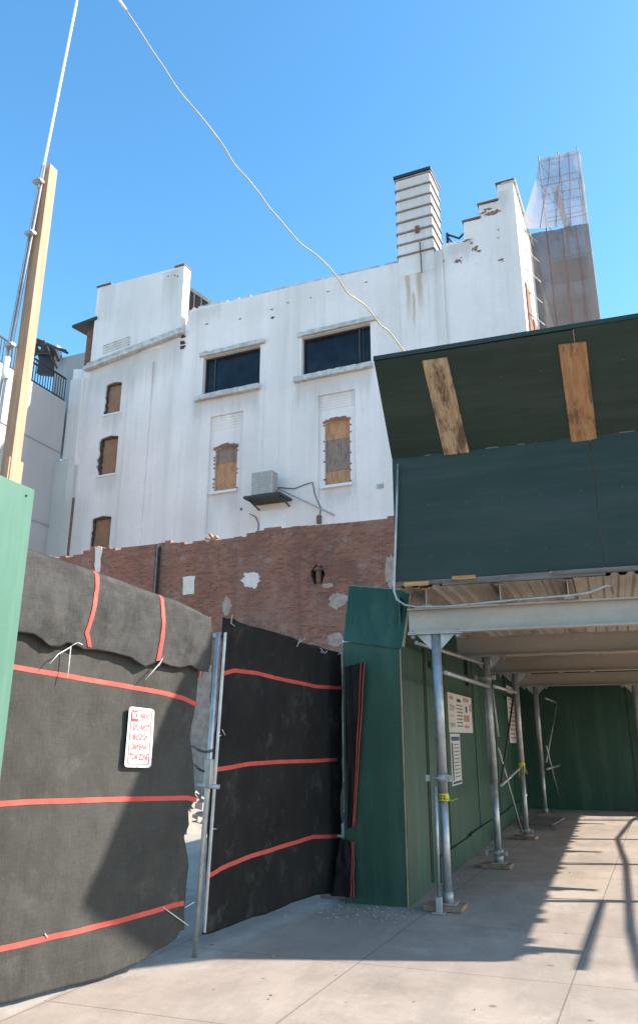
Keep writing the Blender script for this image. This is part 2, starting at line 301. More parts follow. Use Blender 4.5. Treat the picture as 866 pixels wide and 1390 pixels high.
# ------------------------------------------------------------ mesh helpers
class MB:
    def __init__(s): s.bm = bmesh.new()
    def box(s, lo, hi, mat=None, bev=0.0):
        lo = Vector(lo); hi = Vector(hi); c = (lo + hi) / 2; d = hi - lo
        mx = Matrix.Translation(c) @ Matrix.Diagonal((abs(d.x), abs(d.y), abs(d.z), 1))
        if mat: mx = mat @ mx
        r = bmesh.ops.create_cube(s.bm, size=1, matrix=mx)
        if bev:
            es = list({e for v in r['verts'] for e in v.link_edges})
            bmesh.ops.bevel(s.bm, geom=es, offset=bev, segments=2, affect='EDGES', profile=0.6)
        return s
    def prism(s, pts, axis, a, b):
        """polygon pts (2D) extruded along axis from a to b"""
        def mk(p, q):
            return {'x': (q, p[0], p[1]), 'y': (p[0], q, p[1]), 'z': (p[0], p[1], q)}[axis]
        n = len(pts)
        v1 = [s.bm.verts.new(mk(p, a)) for p in pts]; v2 = [s.bm.verts.new(mk(p, b)) for p in pts]
        s.bm.faces.new(v1); s.bm.faces.new(list(reversed(v2)))
        for i in range(n): s.bm.faces.new((v1[i], v2[i], v2[(i + 1) % n], v1[(i + 1) % n]))
        return s
    def hexa(s, p):
        """8 corners: bottom 0-3, top 4-7"""
        v = [s.bm.verts.new(q) for q in p]
        for f in ((0, 3, 2, 1), (4, 5, 6, 7), (0, 1, 5, 4), (1, 2, 6, 5), (2, 3, 7, 6), (3, 0, 4, 7)): s.bm.faces.new([v[i] for i in f])
        return s
    def bar(s, a, b, w, h=None, up=(0, 0, 1), bev=0.0):
        a = Vector(a); b = Vector(b); h = h or w
        z = (b - a); ln = z.length; z.normalize(); u = Vector(up)
        x = u.cross(z)
        if x.length < 1e-4: x = Vector((1, 0, 0)).cross(z)
        x.normalize(); y = z.cross(x)
        mx = Matrix((x, y, z)).transposed().to_4x4(); mx.translation = a
        return s.box((-w / 2, -h / 2, 0), (w / 2, h / 2, ln), mx, bev)
    def tube(s, pts, r, seg=12, cap=True):
        pts = [Vector(p) for p in pts]; rings = []
        rr = r if isinstance(r, (list, tuple)) else [r] * len(pts)
        prev = None
        for i, p in enumerate(pts):
            d = (pts[min(i + 1, len(pts) - 1)] - pts[max(i - 1, 0)]).normalized()
            if prev is None:
                x = d.cross(Vector((0, 0, 1)))
                if x.length < 1e-3: x = d.cross(Vector((1, 0, 0)))
            else: x = prev - d * prev.dot(d)
            x.normalize(); prev = x; y = d.cross(x)
            rings.append([s.bm.verts.new(p + (x * math.cos(t) + y * math.sin(t)) * rr[i]) for t in [2 * math.pi * k / seg for k in range(seg)]])
        for a, b in zip(rings, rings[1:]):
            for k in range(seg):
                f = s.bm.faces.new((a[k], a[(k + 1) % seg], b[(k + 1) % seg], b[k])); f.smooth = True
        if cap: s.bm.faces.new(list(reversed(rings[0]))); s.bm.faces.new(rings[-1])
        return s
    def ibeam(s, a, b, h, w, t=0.012, tf=0.016):
        """I beam from a to b, a/b at the bottom centre line"""
        a = Vector(a); b = Vector(b); d = (b - a).normalized(); x = Vector((-d.y, d.x, 0)).normalized(); z = Vector((0, 0, 1))
        def bx(y0, y1, z0, z1):
            c = [a + x * y0 + z * z0, b + x * y0 + z * z0, b + x * y1 + z * z0, a + x * y1 + z * z0]
            s.hexa(c + [q + z * (z1 - z0) for q in c])
        bx(-w / 2, w / 2, 0, tf); bx(-w / 2, w / 2, h - tf, h); bx(-t / 2, t / 2, tf, h - tf)
        return s
    def poly(s, outer, holes, fn):
        """flat polygon with holes; fn maps (a,b) to 3D"""
        loops = [[Vector((p[0], p[1], 0)) for p in l] for l in [outer] + holes]
        fl = [p for l in loops for p in l]
        vs = [s.bm.verts.new(fn(p.x, p.y)) for p in fl]
        for t in tessellate_polygon(loops):
            try: s.bm.faces.new([vs[i] for i in t])
            except ValueError: pass
        return s
    def split(s, name, mat, parent=None):
        """each connected piece becomes an object of its own"""
        seen = set(); out = []
        for v in list(s.bm.verts):
            if v in seen: continue
            st_ = [v]; comp = []; seen.add(v)
            while st_:
                w = st_.pop(); comp.append(w)
                for e in w.link_edges:
                    o = e.other_vert(w)
                    if o not in seen: seen.add(o); st_.append(o)
            m = MB(); mp = {w: m.bm.verts.new(w.co) for w in comp}
            for f in {f for w in comp for f in w.link_faces}: m.bm.faces.new([mp[w] for w in f.verts])
            out.append(m.build(name, mat, parent))
        return out
    def build(s, name, mat, parent=None, origin=None, smooth=False, recalc=True):
        if recalc: bmesh.ops.recalc_face_normals(s.bm, faces=s.bm.faces)
        if origin is not None:
            bmesh.ops.translate(s.bm, verts=s.bm.verts, vec=-Vector(origin))
        me = bpy.data.meshes.new(name); s.bm.to_mesh(me); s.bm.free()
        if smooth:
            for p in me.polygons: p.use_smooth = True
        me.materials.append(M[mat] if isinstance(mat, str) else mat)
        o = bpy.data.objects.new(name, me); COL.objects.link(o)
        if parent: o.parent = parent
        elif origin is not None: o.location = origin
        return o
def tag(o, label=None, cat=None, group=None, kind=None):
    if label: o['label'] = label
    if cat: o['category'] = cat
    if group: o['group'] = group
    if kind: o['kind'] = kind
    return o
def thing(name, loc, label, cat, group=None, rz=0):
    o = bpy.data.objects.new(name, None); COL.objects.link(o); o.location = loc; o.rotation_euler = (0, 0, rz); o.empty_display_size = 0.2
    return tag(o, label, cat, group)
class TH_:
    """a thing whose parts are given in world coordinates"""
    def __init__(s, name, loc, label, cat, group=None):
        s.o = thing(name, loc, label, cat, group); s.loc = Vector(loc)
    def part(s, name, mb, mat, parent=None, smooth=False, label=None):
        o = mb.build(name, mat, parent or s.o, origin=s.loc, smooth=smooth)
        if label: o['label'] = label
        return o
def single(name, mb, mat, loc, label, cat, group=None, smooth=False):
    return tag(mb.build(name, mat, None, origin=Vector(loc), smooth=smooth), label, cat, group)
def text_mesh(body, size, fn, bold=0.0):
    """lettering as a mesh placed by fn(x, y); x centred"""
    cu = bpy.data.curves.new('t', 'FONT'); cu.body = body; cu.size = size; cu.align_x = 'CENTER'; cu.align_y = 'CENTER'; cu.offset = bold; cu.resolution_u = 2
    o = bpy.data.objects.new('t', cu); COL.objects.link(o)
    dg = bpy.context.evaluated_depsgraph_get(); me = bpy.data.meshes.new_from_object(o.evaluated_get(dg))
    bm = bmesh.new(); bm.from_mesh(me)
    for v in bm.verts: v.co = fn(v.co.x, v.co.y)
    bpy.data.objects.remove(o); bpy.data.curves.remove(cu)
    return bm

# ------------------------------------------------------------ ground
def sheet(name, x0, x1, y0, y1, z, mat, n=1):
    m = MB(); m.poly([(x0, y0), (x1, y0), (x1, y1), (x0, y1)], [], lambda a, b: (a, b, z))
    return tag(m.build(name, mat), kind='structure')
sheet('ground', -600, 600, -400, 900, -0.16, 'dirt')
sheet('road', 3.95, 14, -200, 400, -0.135, 'asphalt')
mb = MB(); mb.box((-3.6, -60, -0.155), (3.8, 27.8, 0)); tag(mb.build('sidewalk', 'sidewalk'), kind='structure')
mb = MB(); mb.box((-30, 1.2, -0.15), (-3.602, 19.7, -0.006)); tag(mb.build('lot_ground', 'dirt'), kind='structure')
mb = MB(); mb.box((3.802, -60, -0.156), (3.95, 60, 0.004), bev=0.02); tag(mb.build('kerb', 'kerb'), kind='structure')
mb = MB(); mb.box((14, -60, -0.155), (18, 60, 0)); tag(mb.build('far_pavement', 'sidewalk'), kind='structure')

# ------------------------------------------------------------ white building
FA = math.atan2(-.0863, .9963); P0 = Vector((-1.5, 28, 0)); D = Vector((math.cos(FA), math.sin(FA), 0)); NA = Vector((-D.y, D.x, 0))
def fac(x, y, dep=0.0):
    """pixel to (u, z) on the facade plane at local depth dep"""
    r = ray(x, y); o = P0 + NA * dep - Vector((0, 0, H))
    t = o.dot(NA) / r.dot(NA); p = r * t - o + NA * 0
    return (p.dot(D), p.z + 0.0 + (0))
def facz(x, y, dep=0.0):
    r = ray(x, y); o = P0 + NA * dep
    t = o.dot(NA) / r.dot(NA); p = r * t
    return ((p - o).dot(D), p.z + H)
fac = facz
wb = thing('white_building', P0, 'big white painted brick building with dark windows and boarded openings behind the red brick wall', 'building', rz=FA)
rust = [fac(553, 362) + (3.2, .16), fac(569, 365) + (2.6, .22), fac(561, 395) + (2.2, .1)]
dr_ = []
for (xa, xb, y, ln, am) in ((264, 351, 535, 1.6, .55), (402, 505, 512, 1.5, .5), (288, 322, 668, 1.2, .4), (437, 476, 660, 1.2, .4), (541, 600, 345, 2.2, .45), (606, 640, 330, 1.2, .5), (258, 300, 418, 1.2, .35), (650, 690, 262, 1.4, .35), (86, 107, 632, 6, .6), (140, 166, 562, 1.2, .35), (132, 160, 646, 1.2, .35)):
    a_ = fac(xa, y); b_ = fac(xb, y); dr_.append((a_[0], b_[0], (a_[1] + b_[1]) / 2, ln, am))
a_ = fac(123, 503); b_ = fac(250, 456); c_ = fac(186, 480)
dr_.append((a_[0], (a_[0] + c_[0]) / 2, a_[1] + .15, 2.6, .5)); dr_.append(((a_[0] + c_[0]) / 2, (c_[0] + b_[0]) / 2, c_[1] + .05, 3.0, .6)); dr_.append(((c_[0] + b_[0]) / 2, b_[0], b_[1] - .1, 2.6, .5))
WM = facade_mat('white_painted_brick', (0.88, 0.80, 0.75), rust, dr_)
a_ = fac(225, 370); b_ = fac(246, 365); c_ = fac(140, 392)
TW = facade_mat('white_upper_wall', (0.83, 0.765, 0.725), (), [(a_[0], b_[0], a_[1] - .1, 2.6, .4), (c_[0], c_[0] + 1.0, c_[1], 3.0, .35), (fac(541, 300)[0], fac(592, 300)[0], fac(560, 244)[1], 5, .45)])
def V(pts): return [fac(*p) for p in pts]
ur = 0.0
outline = V([(121, 501), (249, 457), (258, 421), (283, 415), (330, 405), (380, 393), (440, 379), (500, 366), (541, 356), (541, 352), (600, 338), (602, 331), (629, 326), (629, 302), (651, 297), (649.5, 279), (675, 273), (674, 251)])
outline += [(0.0, fac(687, 249)[1]), (0.0, 0.0), (fac(72, 745)[0] + 0.1, 0.0)]
ulx = outline[-1][0]
outline += [(ulx, fac(97, 502)[1])]
outline[0] = (fac(121, 501)[0], fac(121, 501)[1])
def uz_rect(x0, y0, x1, y1):
    """axis aligned rect on the facade from two opposite-ish pixel corners (left-top, right-bottom)"""
    a = fac(x0, y0); b = fac(x1, y1); return (min(a[0], b[0]), min(a[1], b[1]), max(a[0], b[0]), max(a[1], b[1]))
def quadrect(q):
    f = V(q); u0 = (f[0][0] + f[3][0]) / 2; u1 = (f[1][0] + f[2][0]) / 2; z1 = (f[0][1] + f[1][1]) / 2; z0 = (f[2][1] + f[3][1]) / 2
    return (u0, z0, u1, z1)
big = [quadrect([(276, 485), (354, 469), (352, 523), (275, 537)]), quadrect([(410, 457), (503, 439), (503, 494), (409, 511)])]
tall = [quadrect([(291, 607), (321, 601), (319.5, 663), (288, 668)]), quadrect([(439.5, 571), (474, 564), (474, 655), (439, 659)])]
stair = [quadrect([(145.5, 520), (166, 517), (163, 559.5), (142, 562)]), quadrect([(137.5, 592.5), (161, 590), (157.5, 642.5), (134, 645)]), quadrect([(126, 702), (151, 698.5), (149, 748), (123, 750)])]
rec = []
for (q, top) in zip(tall, ((286, 328, 562), (432, 479, 533))):
    ztop = fac((top[0] + top[1]) / 2, top[2])[1]
    rec.append((q[0] - 0.25, q[1] - (1.9 if q is tall[0] else 0.55), q[2] + 0.28, ztop))
def rect(q): return [(q[0], q[1]), (q[2], q[1]), (q[2], q[3]), (q[0], q[3])]
def arched(q, rise=0.13, n=8):
    """opening with a shallow segmental head and slightly ragged sides"""
    pts = [(q[0], q[1]), (q[2], q[1]), (q[2], q[3] - rise)]
    for i in range(1, n):
        t = i / n; pts.append((q[2] + (q[0] - q[2]) * t, q[3] - rise + rise * math.sin(math.pi * t)))
    pts.append((q[0], q[3] - rise)); return pts
def ragged(pts, amp, rnd, every=0.14):
    out = []
    for a, b in zip(pts, pts[1:] + pts[:1]):
        n = max(1, int((Vector(b) - Vector(a)).length / every)); 
        for i in range(n):
            t = i / n; out.append((a[0] + (b[0] - a[0]) * t + rnd.uniform(-amp, amp), a[1] + (b[1] - a[1]) * t + rnd.uniform(-amp, amp)))
    return out
rnd = random.Random(3)
# ragged left sides of the stair openings
def stair_hole(q, amp):
    n = 12; pts = [(q[0], q[1]), (q[2], q[1]), (q[2], q[3] - .1), ((q[0] + q[2]) / 2, q[3]), (q[0], q[3] - .08)]
    for i in range(1, n):
        t = i / n; pts.append((q[0] - (rnd.uniform(0, amp) if i % 2 else rnd.uniform(0, amp * .5)) , q[3] - .08 - (q[3] - .08 - q[1]) * t))
    return pts
stair_holes = [stair_hole(stair[0], .10), stair_hole(stair[1], .24), stair_hole(stair[2], .08)]
tall_holes = [arched(q) for q in tall]
holes = [rect(q) for q in big] + [rect(q) for q in rec] + stair_holes
T = 0.42
m = MB()
m.poly(outline, holes, lambda a, b: (a, 0, b))
m.poly(outline, holes, lambda a, b: (a, T, b))
def rim(m, loop, y0, y1):
    vs = [(m.bm.verts.new((a, y0, b)), m.bm.verts.new((a, y1, b))) for a, b in loop]
    for (p, q), (r, s) in zip(vs, vs[1:] + vs[:1]): m.bm.faces.new((p, r, s, q))
rim(m, outline, 0, T)
for h in [rect(q) for q in big] + stair_holes: rim(m, h, 0, T)
# shallow recessed panels round the tall openings
for q, h in zip(rec, tall_holes):
    m.poly(rect(q), [h], lambda a, b: (a, .09, b)); rim(m, rect(q), 0, .09); rim(m, h, .09, T)
m.build('front_wall', WM, wb, recalc=False)
# pilasters and chimney breast
m = MB()
for (xa, xb, yt, yb, pr) in ((181, 210, 484, 960, .10), (100, 117, 506, 960, .12), (541.5, 600, 340, 960, .09)):
    ua = fac(xa, yt)[0]; ub = fac(xb, yt)[0]; zt = min(fac(xa, yt)[1], fac(xb, yt)[1]) - (0.05 if xa > 500 else 0.3)
    m.box((ua, -pr, 0), (ub, -.002, zt), bev=.01)
m.split('pilaster', WM, wb)
# side wall on the street, back wall, roof slabs
m = MB()
zr = outline[18][1]
m.prism([(T, 0), (18, 0), (18, 20.4), (T, zr - .02)], 'x', -T, -.003)
m.box((ulx, 17.6, 0), (-T - .01, 18, 19)); m.box((ulx, T + .01, 0), (ulx + T, 17.6, 16.2))
m.build('side_wall', WM, wb)
m = MB(); m.box((ulx + T, T + .01, 15.6), (-T - .02, 17.6, 15.9)); m.build('roof', 'roof', wb)
# brick returns exposed on the street side
m = MB()
for k in range(5):
    y = .6 + k * 1.3; z = 19.4 - k * .5
    m.box((0, y, z - 5.2), (.06, y + .9, z - .4 - (k % 2) * .5))
m.split('exposed_brick', 'rust', wb)
m = MB(); m.box((-.03, -.05, zr), (.12, 18, zr + .12), Matrix.Shear('YZ', 4, (0, 0)) if False else None)
m.bm.clear()
m.hexa([(-.5, -.04, zr), (.1, -.04, zr), (.1, 18.0, 20.4), (-.5, 18.0, 20.4), (-.5, -.04, zr + .1), (.1, -.04, zr + .1), (.1, 18.0, 20.5), (-.5, 18.0, 20.5)])
m.build('side_coping', 'stone', wb)
# big windows
for q in big:
    u0, z0, u1, z1 = q
    f = MB(); t = .07; w = u1 - u0
    sp = u0 + w * (.17 if q is big[0] else .82)
    for a in ((u0, z0, u1, z0 + t), (u0, z1 - t, u1, z1), (u0, z0 + t + .002, u0 + t, z1 - t - .002), (u1 - t, z0 + t + .002, u1, z1 - t - .002), (sp - .04, z0 + t + .002, sp + .04, z1 - t - .002)):
        f.box((a[0], .22, a[1]), (a[2], .30, a[3]))
    if q is big[1]: f.box((sp + .16, .23, z0 + t + .002), (sp + .19, .29, z1 - t - .002))
    wf = f.build('window', 'black_iron', wb)
    g = MB(); g.box((u0, .27, z0), (u1, .285, z1)); g.build('pane', 'glass', wf)
    l = MB(); n = 16; ln = w + .42
    for i in range(n):
        a = u0 - .16 + ln * i / n; b = u0 - .16 + ln * (i + 1) / n - .002
        l.box((a, -.13 - rnd.uniform(0, .025), z1 + .02), (b, .05, z1 + .22 + rnd.uniform(-.02, .02)))
    l.build('lintel', 'stone', wf)
    l = MB()
    for i in range(n):
        a = u0 - .28 + (w + .36) * i / n; b = u0 - .28 + (w + .36) * (i + 1) / n - .002
        l.box((a, -.24 - rnd.uniform(0, .03), z0 - .25 - rnd.uniform(0, .02)), (b, .25, z0 - .02 - rnd.uniform(0, .025)))
    l.build('sill', 'stone', wf)
# boarded tall windows (brick arches, boards)
for i, (q, h) in enumerate(zip(tall, tall_holes)):
    u0, z0, u1, z1 = q; zm = z0 + (z1 - z0) * (.62 if i == 0 else .70)
    b = MB(); 
    if i == 0: b.box((u0 - .02, .21, z0), (u1 + .02, .24, zm))
    else: b.box((u0 - .02, .21, zm), (u1 + .02, .24, z1))
    wf = b.build('boarded_window', 'board', wb)
    b = MB()
    if i == 0: b.box((u0 - .02, .225, zm + .005), (u1 + .02, .25, z1))
    else: b.box((u0 - .02, .225, z0 + (z1 - z0) * .225), (u1 + .02, .25, zm - .005))
    b.build('grey_board', 'board_grey', wf)
    if i: b = MB(); b.box((u0 - .02, .215, z0), (u1 + .02, .24, z0 + (z1 - z0) * .22)); b.build('lower_board', 'board', wf)
    s = MB(); s.box((u0 - .15, -.06, z0 - .12), (u1 + .1, .2, z0 - .005), bev=.01); s.build('sill', 'white', wf)
    a = MB(); n = 13
    for k in range(n):
        t = (k + .5) / n; u = u0 - .06 + (u1 - u0 + .12) * t; zz = z1 - .13 + .13 * math.sin(math.pi * min(1, max(0, t)))
        a.box((u - .05, .06 - rnd.uniform(0, .015), zz - .02), (u + .034, .13, zz + .10 + rnd.uniform(-.03, .02)))
    a.build('brick_arch', 'stone_red', wf); a = MB()
    for k in range(12):
        zz = z0 + (z1 - z0) * (k + rnd.random()*.4) / 12; side = rnd.choice((0, 1)); u = (u0 - .05 if side == 0 else u1 - .01)
        a.box((u, .07, zz), (u + .06 + rnd.uniform(0, .03), .13, zz + .06))
    a.split('stray_brick', 'stone_red', wf)
    lv = MB(); ztop = rec[i][3]
    for k in range(5):
        zz = ztop - .12 - k * .13; lv.box((rec[i][0] + .05, .068, zz - .03), (rec[i][2] - .05, .088, zz + .02))
    lv.build('louvre_band', WM, wf)
for q, h in zip(stair, stair_holes):
    u0, z0, u1, z1 = q
    b = MB(); n = 3
    b.box((u0 - .1, .18, z0 - .02), (u1 + .02, .2, z0 + (z1 - z0) * .53)); b.box((u0 - .1, .186, z0 + (z1 - z0) * .532), (u1 + .02, .2, z1 + .02))
    wf = b.build('boarded_window', 'board_brown', wb)
    s = MB(); s.box((u0 - .1, -.05, z0 - .1), (u1 + .06, .17, z0 - .005), bev=.01); s.build('sill', 'white', wf)
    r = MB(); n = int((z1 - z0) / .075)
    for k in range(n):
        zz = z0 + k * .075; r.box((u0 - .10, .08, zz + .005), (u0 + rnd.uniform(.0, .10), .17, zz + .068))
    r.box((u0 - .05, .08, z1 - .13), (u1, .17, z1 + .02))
    r.build('broken_jamb', 'dark_fill', wf)
# raised upper wall (bulkhead) with its bright return
bq = V([(125, 493), (250, 449), (258.5, 370), (250, 362), (138.5, 392)])
bu0 = fac(131, 440)[0] ; bu1 = fac(250.5, 400)[0]
bt0 = fac(138.5, 392); bt1 = fac(250, 363)
bh = thing('x', (0, 0, 0), '', '') if False else None
b = MB(); zz0 = outline[0][1] + .05; zz1 = fac(249, 452)[1]
b.hexa([(bu0, -.14, zz0), (bu1, -.14, zz1), (bu1, .42, zz1), (bu0, .42, zz0), (bu0, -.14, bt0[1]), (bu1, -.14, bt1[1]), (bu1, .42, bt1[1]), (bu0, .42, bt0[1])])
up = b.build('upper_wall', TW, wb)
b = MB(); b.bar(Vector((bu0 - .3, -.16, zz0 - .12)), Vector((bu1 + .2, -.16, zz1 - .02)), .3, .2, bev=.02); b.bar(Vector((bu0 - .1, -.22, zz0 + .08)), Vector((bu1 + .1, -.22, zz1 + .12)), .16, .1, bev=.02)
b.build('sloping_ledge', 'stone', up)
b = MB()
for k in range(4): b.bar(Vector((fac(143, 480)[0], -.155, zz0 + .55 + k * .14)), Vector((fac(178, 480)[0], -.155, zz0 + .72 + k * .14)), .03, .06)
b.build('vent_slats', 'stone', up)
b = MB(); b.box((bu1 - .55, -.2, bt1[1] + .002), (bu1 + .03, .46, bt1[1] + .09)); b.box((bu0 - .04, -.2, bt0[1] + .002), (bu0 + .9, .46, bt0[1] + .09)); b.split('coping', 'rust', up)
b = MB()
for k in range(10): b.box((bu1 - .02, .0 + rnd.uniform(-.1, .1), zz1 - .1 - k * .085), (bu1 + rnd.uniform(.12, .28), .4, zz1 - .03 - k * .085))
b.build('torn_brick', 'dark_fill', up)
# lean-to roof behind; its shaded inside is a solid black block
c0 = fac(256, 391, 1.4); c1 = fac(286, 413, 1.4)
b = MB(); b.prism([(c0[0], 15.5), (c1[0] + .2, 15.5), (c1[0], c1[1]), (c0[0] + .1, c0[1]), (c0[0], c0[1])], 'y', 1.4, 3.4); sk = b.build('lean_to', 'black_iron', up)
b = MB(); b.bar((c0[0], 1.36, c0[1] + .03), (c1[0] + .1, 1.36, c1[1] + .03), .1, .16)
for k in range(4): 
    t = k / 3.2; b.bar((c0[0] + (c1[0] - c0[0]) * t, 1.37, 16), (c0[0] + (c1[0] - c0[0]) * t, 1.37, c0[1] + (c1[1] - c0[1]) * t), .05, .05)
b.build('frame', 'galv_dull', sk)
# roof coping along the main parapet (chipped)
b = MB(); pts = outline[2:9]
for (a, c) in zip(pts, pts[1:]):
    n = 6
    for k in range(n):
        if rnd.random() < .12: continue
        p = Vector((a[0] + (c[0] - a[0]) * k / n, 0, a[1] + (c[1] - a[1]) * k / n)); q = Vector((a[0] + (c[0] - a[0]) * (k + 1) / n, 0, a[1] + (c[1] - a[1]) * (k + 1) / n))
        b.bar(p + Vector((0, .2, .0)), q + Vector((-.004, .2, .0)), .03 + rnd.uniform(-.015, .02), .44)
b.split('parapet_coping', 'stone', wb)
b = MB()
for (i, j) in ((12, 13), (14, 15), (16, 17)):
    pass
for (a, c) in ((outline[13], outline[14]), (outline[15], outline[16]), (outline[17], outline[18])):
    b.box((a[0] - .06, -.06, max(a[1], c[1]) + .0), (c[0] + .04, T + .06, max(a[1], c[1]) + .075))
b.split('step_coping', 'rust', wb)
# chimney
ch = []
cu0 = fac(541.5, 345)[0]; cu1 = fac(589, 337)[0]; cz0 = fac(565, 350)[1]; cz1 = fac(560, 240)[1]
b = MB(); tp = .0
b.box((cu0, -.1, cz0 - .8), (cu1, 1.25, cz1)); chm = b.build('chimney', TW, wb)
b = MB(); nb = 8
for k in range(nb):
    z = cz0 + .18 + (cz1 - cz0 - .25) * k / (nb - 1)
    for (lo, hi) in (((cu0 - .05, -.16, z - .035), (cu1 + .05, -.102, z + .035)), ((cu0 - .05, 1.252, z - .05), (cu1 + .05, 1.31, z + .05)), ((cu0 - .06, -.1, z - .05), (cu0 - .002, 1.25, z + .05)), ((cu1 + .002, -.1, z - .05), (cu1 + .06, 1.25, z + .05))): b.box(lo, hi)
b.build('band', M['band'], chm)
b = MB(); b.box((cu0 - .08, -.2, cz1 + .002), (cu1 + .08, 1.33, cz1 + .14)); b.build('cap', 'black_iron', chm)
b = MB(); u = fac(568, 320)[0]; b.box((u - .09, -.2, cz0 + 1.1), (u + .09, -.165, cz0 + 1.45)); b.bar((u + .1, -.2, cz0 + .6), (u + .12, -.2, cz0 - .9), .06, .04); b.build('flue_door', 'rust', chm)
# little iron guard by the chimney
b = MB(); g0 = fac(606, 330); g1 = fac(637, 322)
for (u, z) in (g0, g1): b.bar((u, .2, z - .3), (u, .2, z + .62), .10); b.bar((u, .2, z + .45), (u + .28, .2, z - .1), .06)
b.tube([(g0[0], .2, g0[1] + .55), ((g0[0] + g1[0]) / 2, .2, (g0[1] + g1[1]) / 2 + .22), (g1[0], .2, g1[1] + .6)], .05, 6); b.bar((g0[0] - .2, .15, g0[1] - .3), (g1[0] + .3, .15, g1[1] - .25), .1)
b.build('roof_guard', 'black_iron', wb)
# exposed brick patches and chips in the paint
def blob(mb, u, z, w, h, y, n=19, seed=0, lo=.35):
    r = random.Random(seed); pts = [(u + w * math.cos(2 * math.pi * k / n) * r.uniform(lo, 1.1), z + h * math.sin(2 * math.pi * k / n) * r.uniform(lo, 1.1)) for k in range(n)]
    mb.prism(pts, 'y', y, y + .02)
b = MB(); k = 0
for (x, y, w, h) in ((669, 289, .5, .22), (661, 284, .25, .08), (655, 289, .2, .06), (622, 354, .2, .16), (645, 337, .15, .2), (650, 341, .14, .08), (640, 330, .1, .1), (676, 312, .06, .06), (679, 353, .16, .07), (681, 352, .1, .07), (676, 323, .05, .05), (634, 326, .35, .07), (600, 355, .1, .08)):
    k += 1; u, z = fac(x, y); blob(b, u, z, w * .8, h * .8, -.012, seed=k)
    for q in range(3): blob(b, u + rnd.uniform(-1, 1) * w * 1.3, z + rnd.uniform(-1, 1) * h * 1.3, w * .22, h * .25, -.010, 9, seed=k * 7 + q)
b.split('exposed_brick', 'stone_red', wb)
b = MB()
for (x, y, w, h) in ((281, 440, .22, .06), (326, 433, .14, .05), (369, 420, .18, .06), (370, 431, .18, .13), (391, 411, .14, .05), (422, 404, .1, .05), (445, 396, .14, .05), (497, 383, .16, .05), (328, 691, .1, .12), (152, 388, .2, .05), (240, 376, .12, .05), (231, 377, .1, .04), (244, 377, .07, .07)):
    k += 1; u, z = fac(x, y); blob(b, u, z, w * .6, h * .6, -.16 if x < 250 and y < 390 else -.012, seed=k)
b.split('chipped_spot', 'dark_fill', wb)
b = MB(); u, z = fac(516, 660); b.box((u - .13, -.04, z - .09), (u + .13, .0, z + .09)); b.build('wall_vent', 'galv_dull', wb)
# cream patch below the cooling unit
b = MB(); u0, z0 = fac(355, 722); u1, z1 = fac(390, 690); b.box((u0 - .05, -.05, z0 - 1.2), (u1, -.002, z1)); b.build('filled_opening', 'white', wb)
b = MB(); u0, z0 = fac(83, 632); u1, z1 = fac(105, 627); b.box((u0, -.55, 0), (u1, -.15, (z0 + z1) / 2)); b.build('buttress', facade_mat('stained_buttress', (0.62, 0.60, 0.55)), wb)
b = MB(); u0, z0 = fac(101, 676, -.6); b.tube([(u0, -.62, 0), (u0, -.62, z0)], .06, 8); b.build('downpipe', 'rust', wb)

# cooling unit on its bracket
def W(u, y, z): return P0 + D * u + NA * y + Vector((0, 0, z))
u0, z0 = fac(336, 676, -.6); u1, z1 = fac(376, 672, -.6)
ua = fac(345, 668, -.7)[0]; ub = fac(373, 668, -.7)[0]; za = fac(360, 674, -.7)[1]; zb = fac(360, 642, -.7)[1]
AC = TH_('air_conditioner', W((ua + ub) / 2, -.5, za - .2), 'grey outdoor cooling unit on a dark steel shelf high on the white wall', 'air conditioner')
FM = Matrix.Translation(P0) @ Matrix.Rotation(FA, 4, 'Z')
b = MB(); b.box((ua, -.95, za), (ub, -.45, zb), FM, bev=.02); cs = AC.part('casing', b, 'acmetal')
b = MB()
for k in range(11):
    z = za + .08 + (zb - za - .16) * k / 10; b.box((ua + .04, -.972, z - .012), (ub - .04, -.955, z + .012), FM); b.box((ub + .003, -.9, z - .012), (ub + .02, -.5, z + .012), FM)
AC.part('grille', b, 'galv_dull', cs)
b = MB(); b.box((ua - .25, -1.15, za - .12), (ub + .45, -.02, za - .02), FM); AC.part('shelf', b, 'black_iron')
for uu in (ua - .1, ub + .35):
    b = MB(); b.bar(FM @ Vector((uu, -.9, za - .14)), FM @ Vector((uu, -.03, za - .34)), .05); AC.part('bracket', b, 'black_iron')
b = MB(); p1 = fac(455, 700)
b.tube([FM @ Vector((ub + .1, -.5, za + .3)), FM @ Vector((ub + .5, -.2, za + .1)), FM @ Vector((p1[0], -.06, p1[1]))], .03, 8); AC.part('pipe', b, 'galv_dull')
b = MB()
for pl in ([(378, 662), (400, 664), (415, 658), (425, 655), (428, 672), (436, 690), (434, 705)], [(340, 698), (348, 702), (352, 712), (351, 720)], [(366, 655), (372, 668), (380, 676), (388, 668)]):
    b.tube([W(fac(*p)[0], -.05 if pl[0][0] != 366 else -.6, fac(*p)[1]) for p in pl], .018, 6)
AC.part('cable', b, 'black_iron')
b = MB(); u, z = fac(434, 705); b.box((u - .09, -.12, z - .2), (u + .09, -.01, z + .15), FM, bev=.02); AC.part('junction_box', b, 'rust')
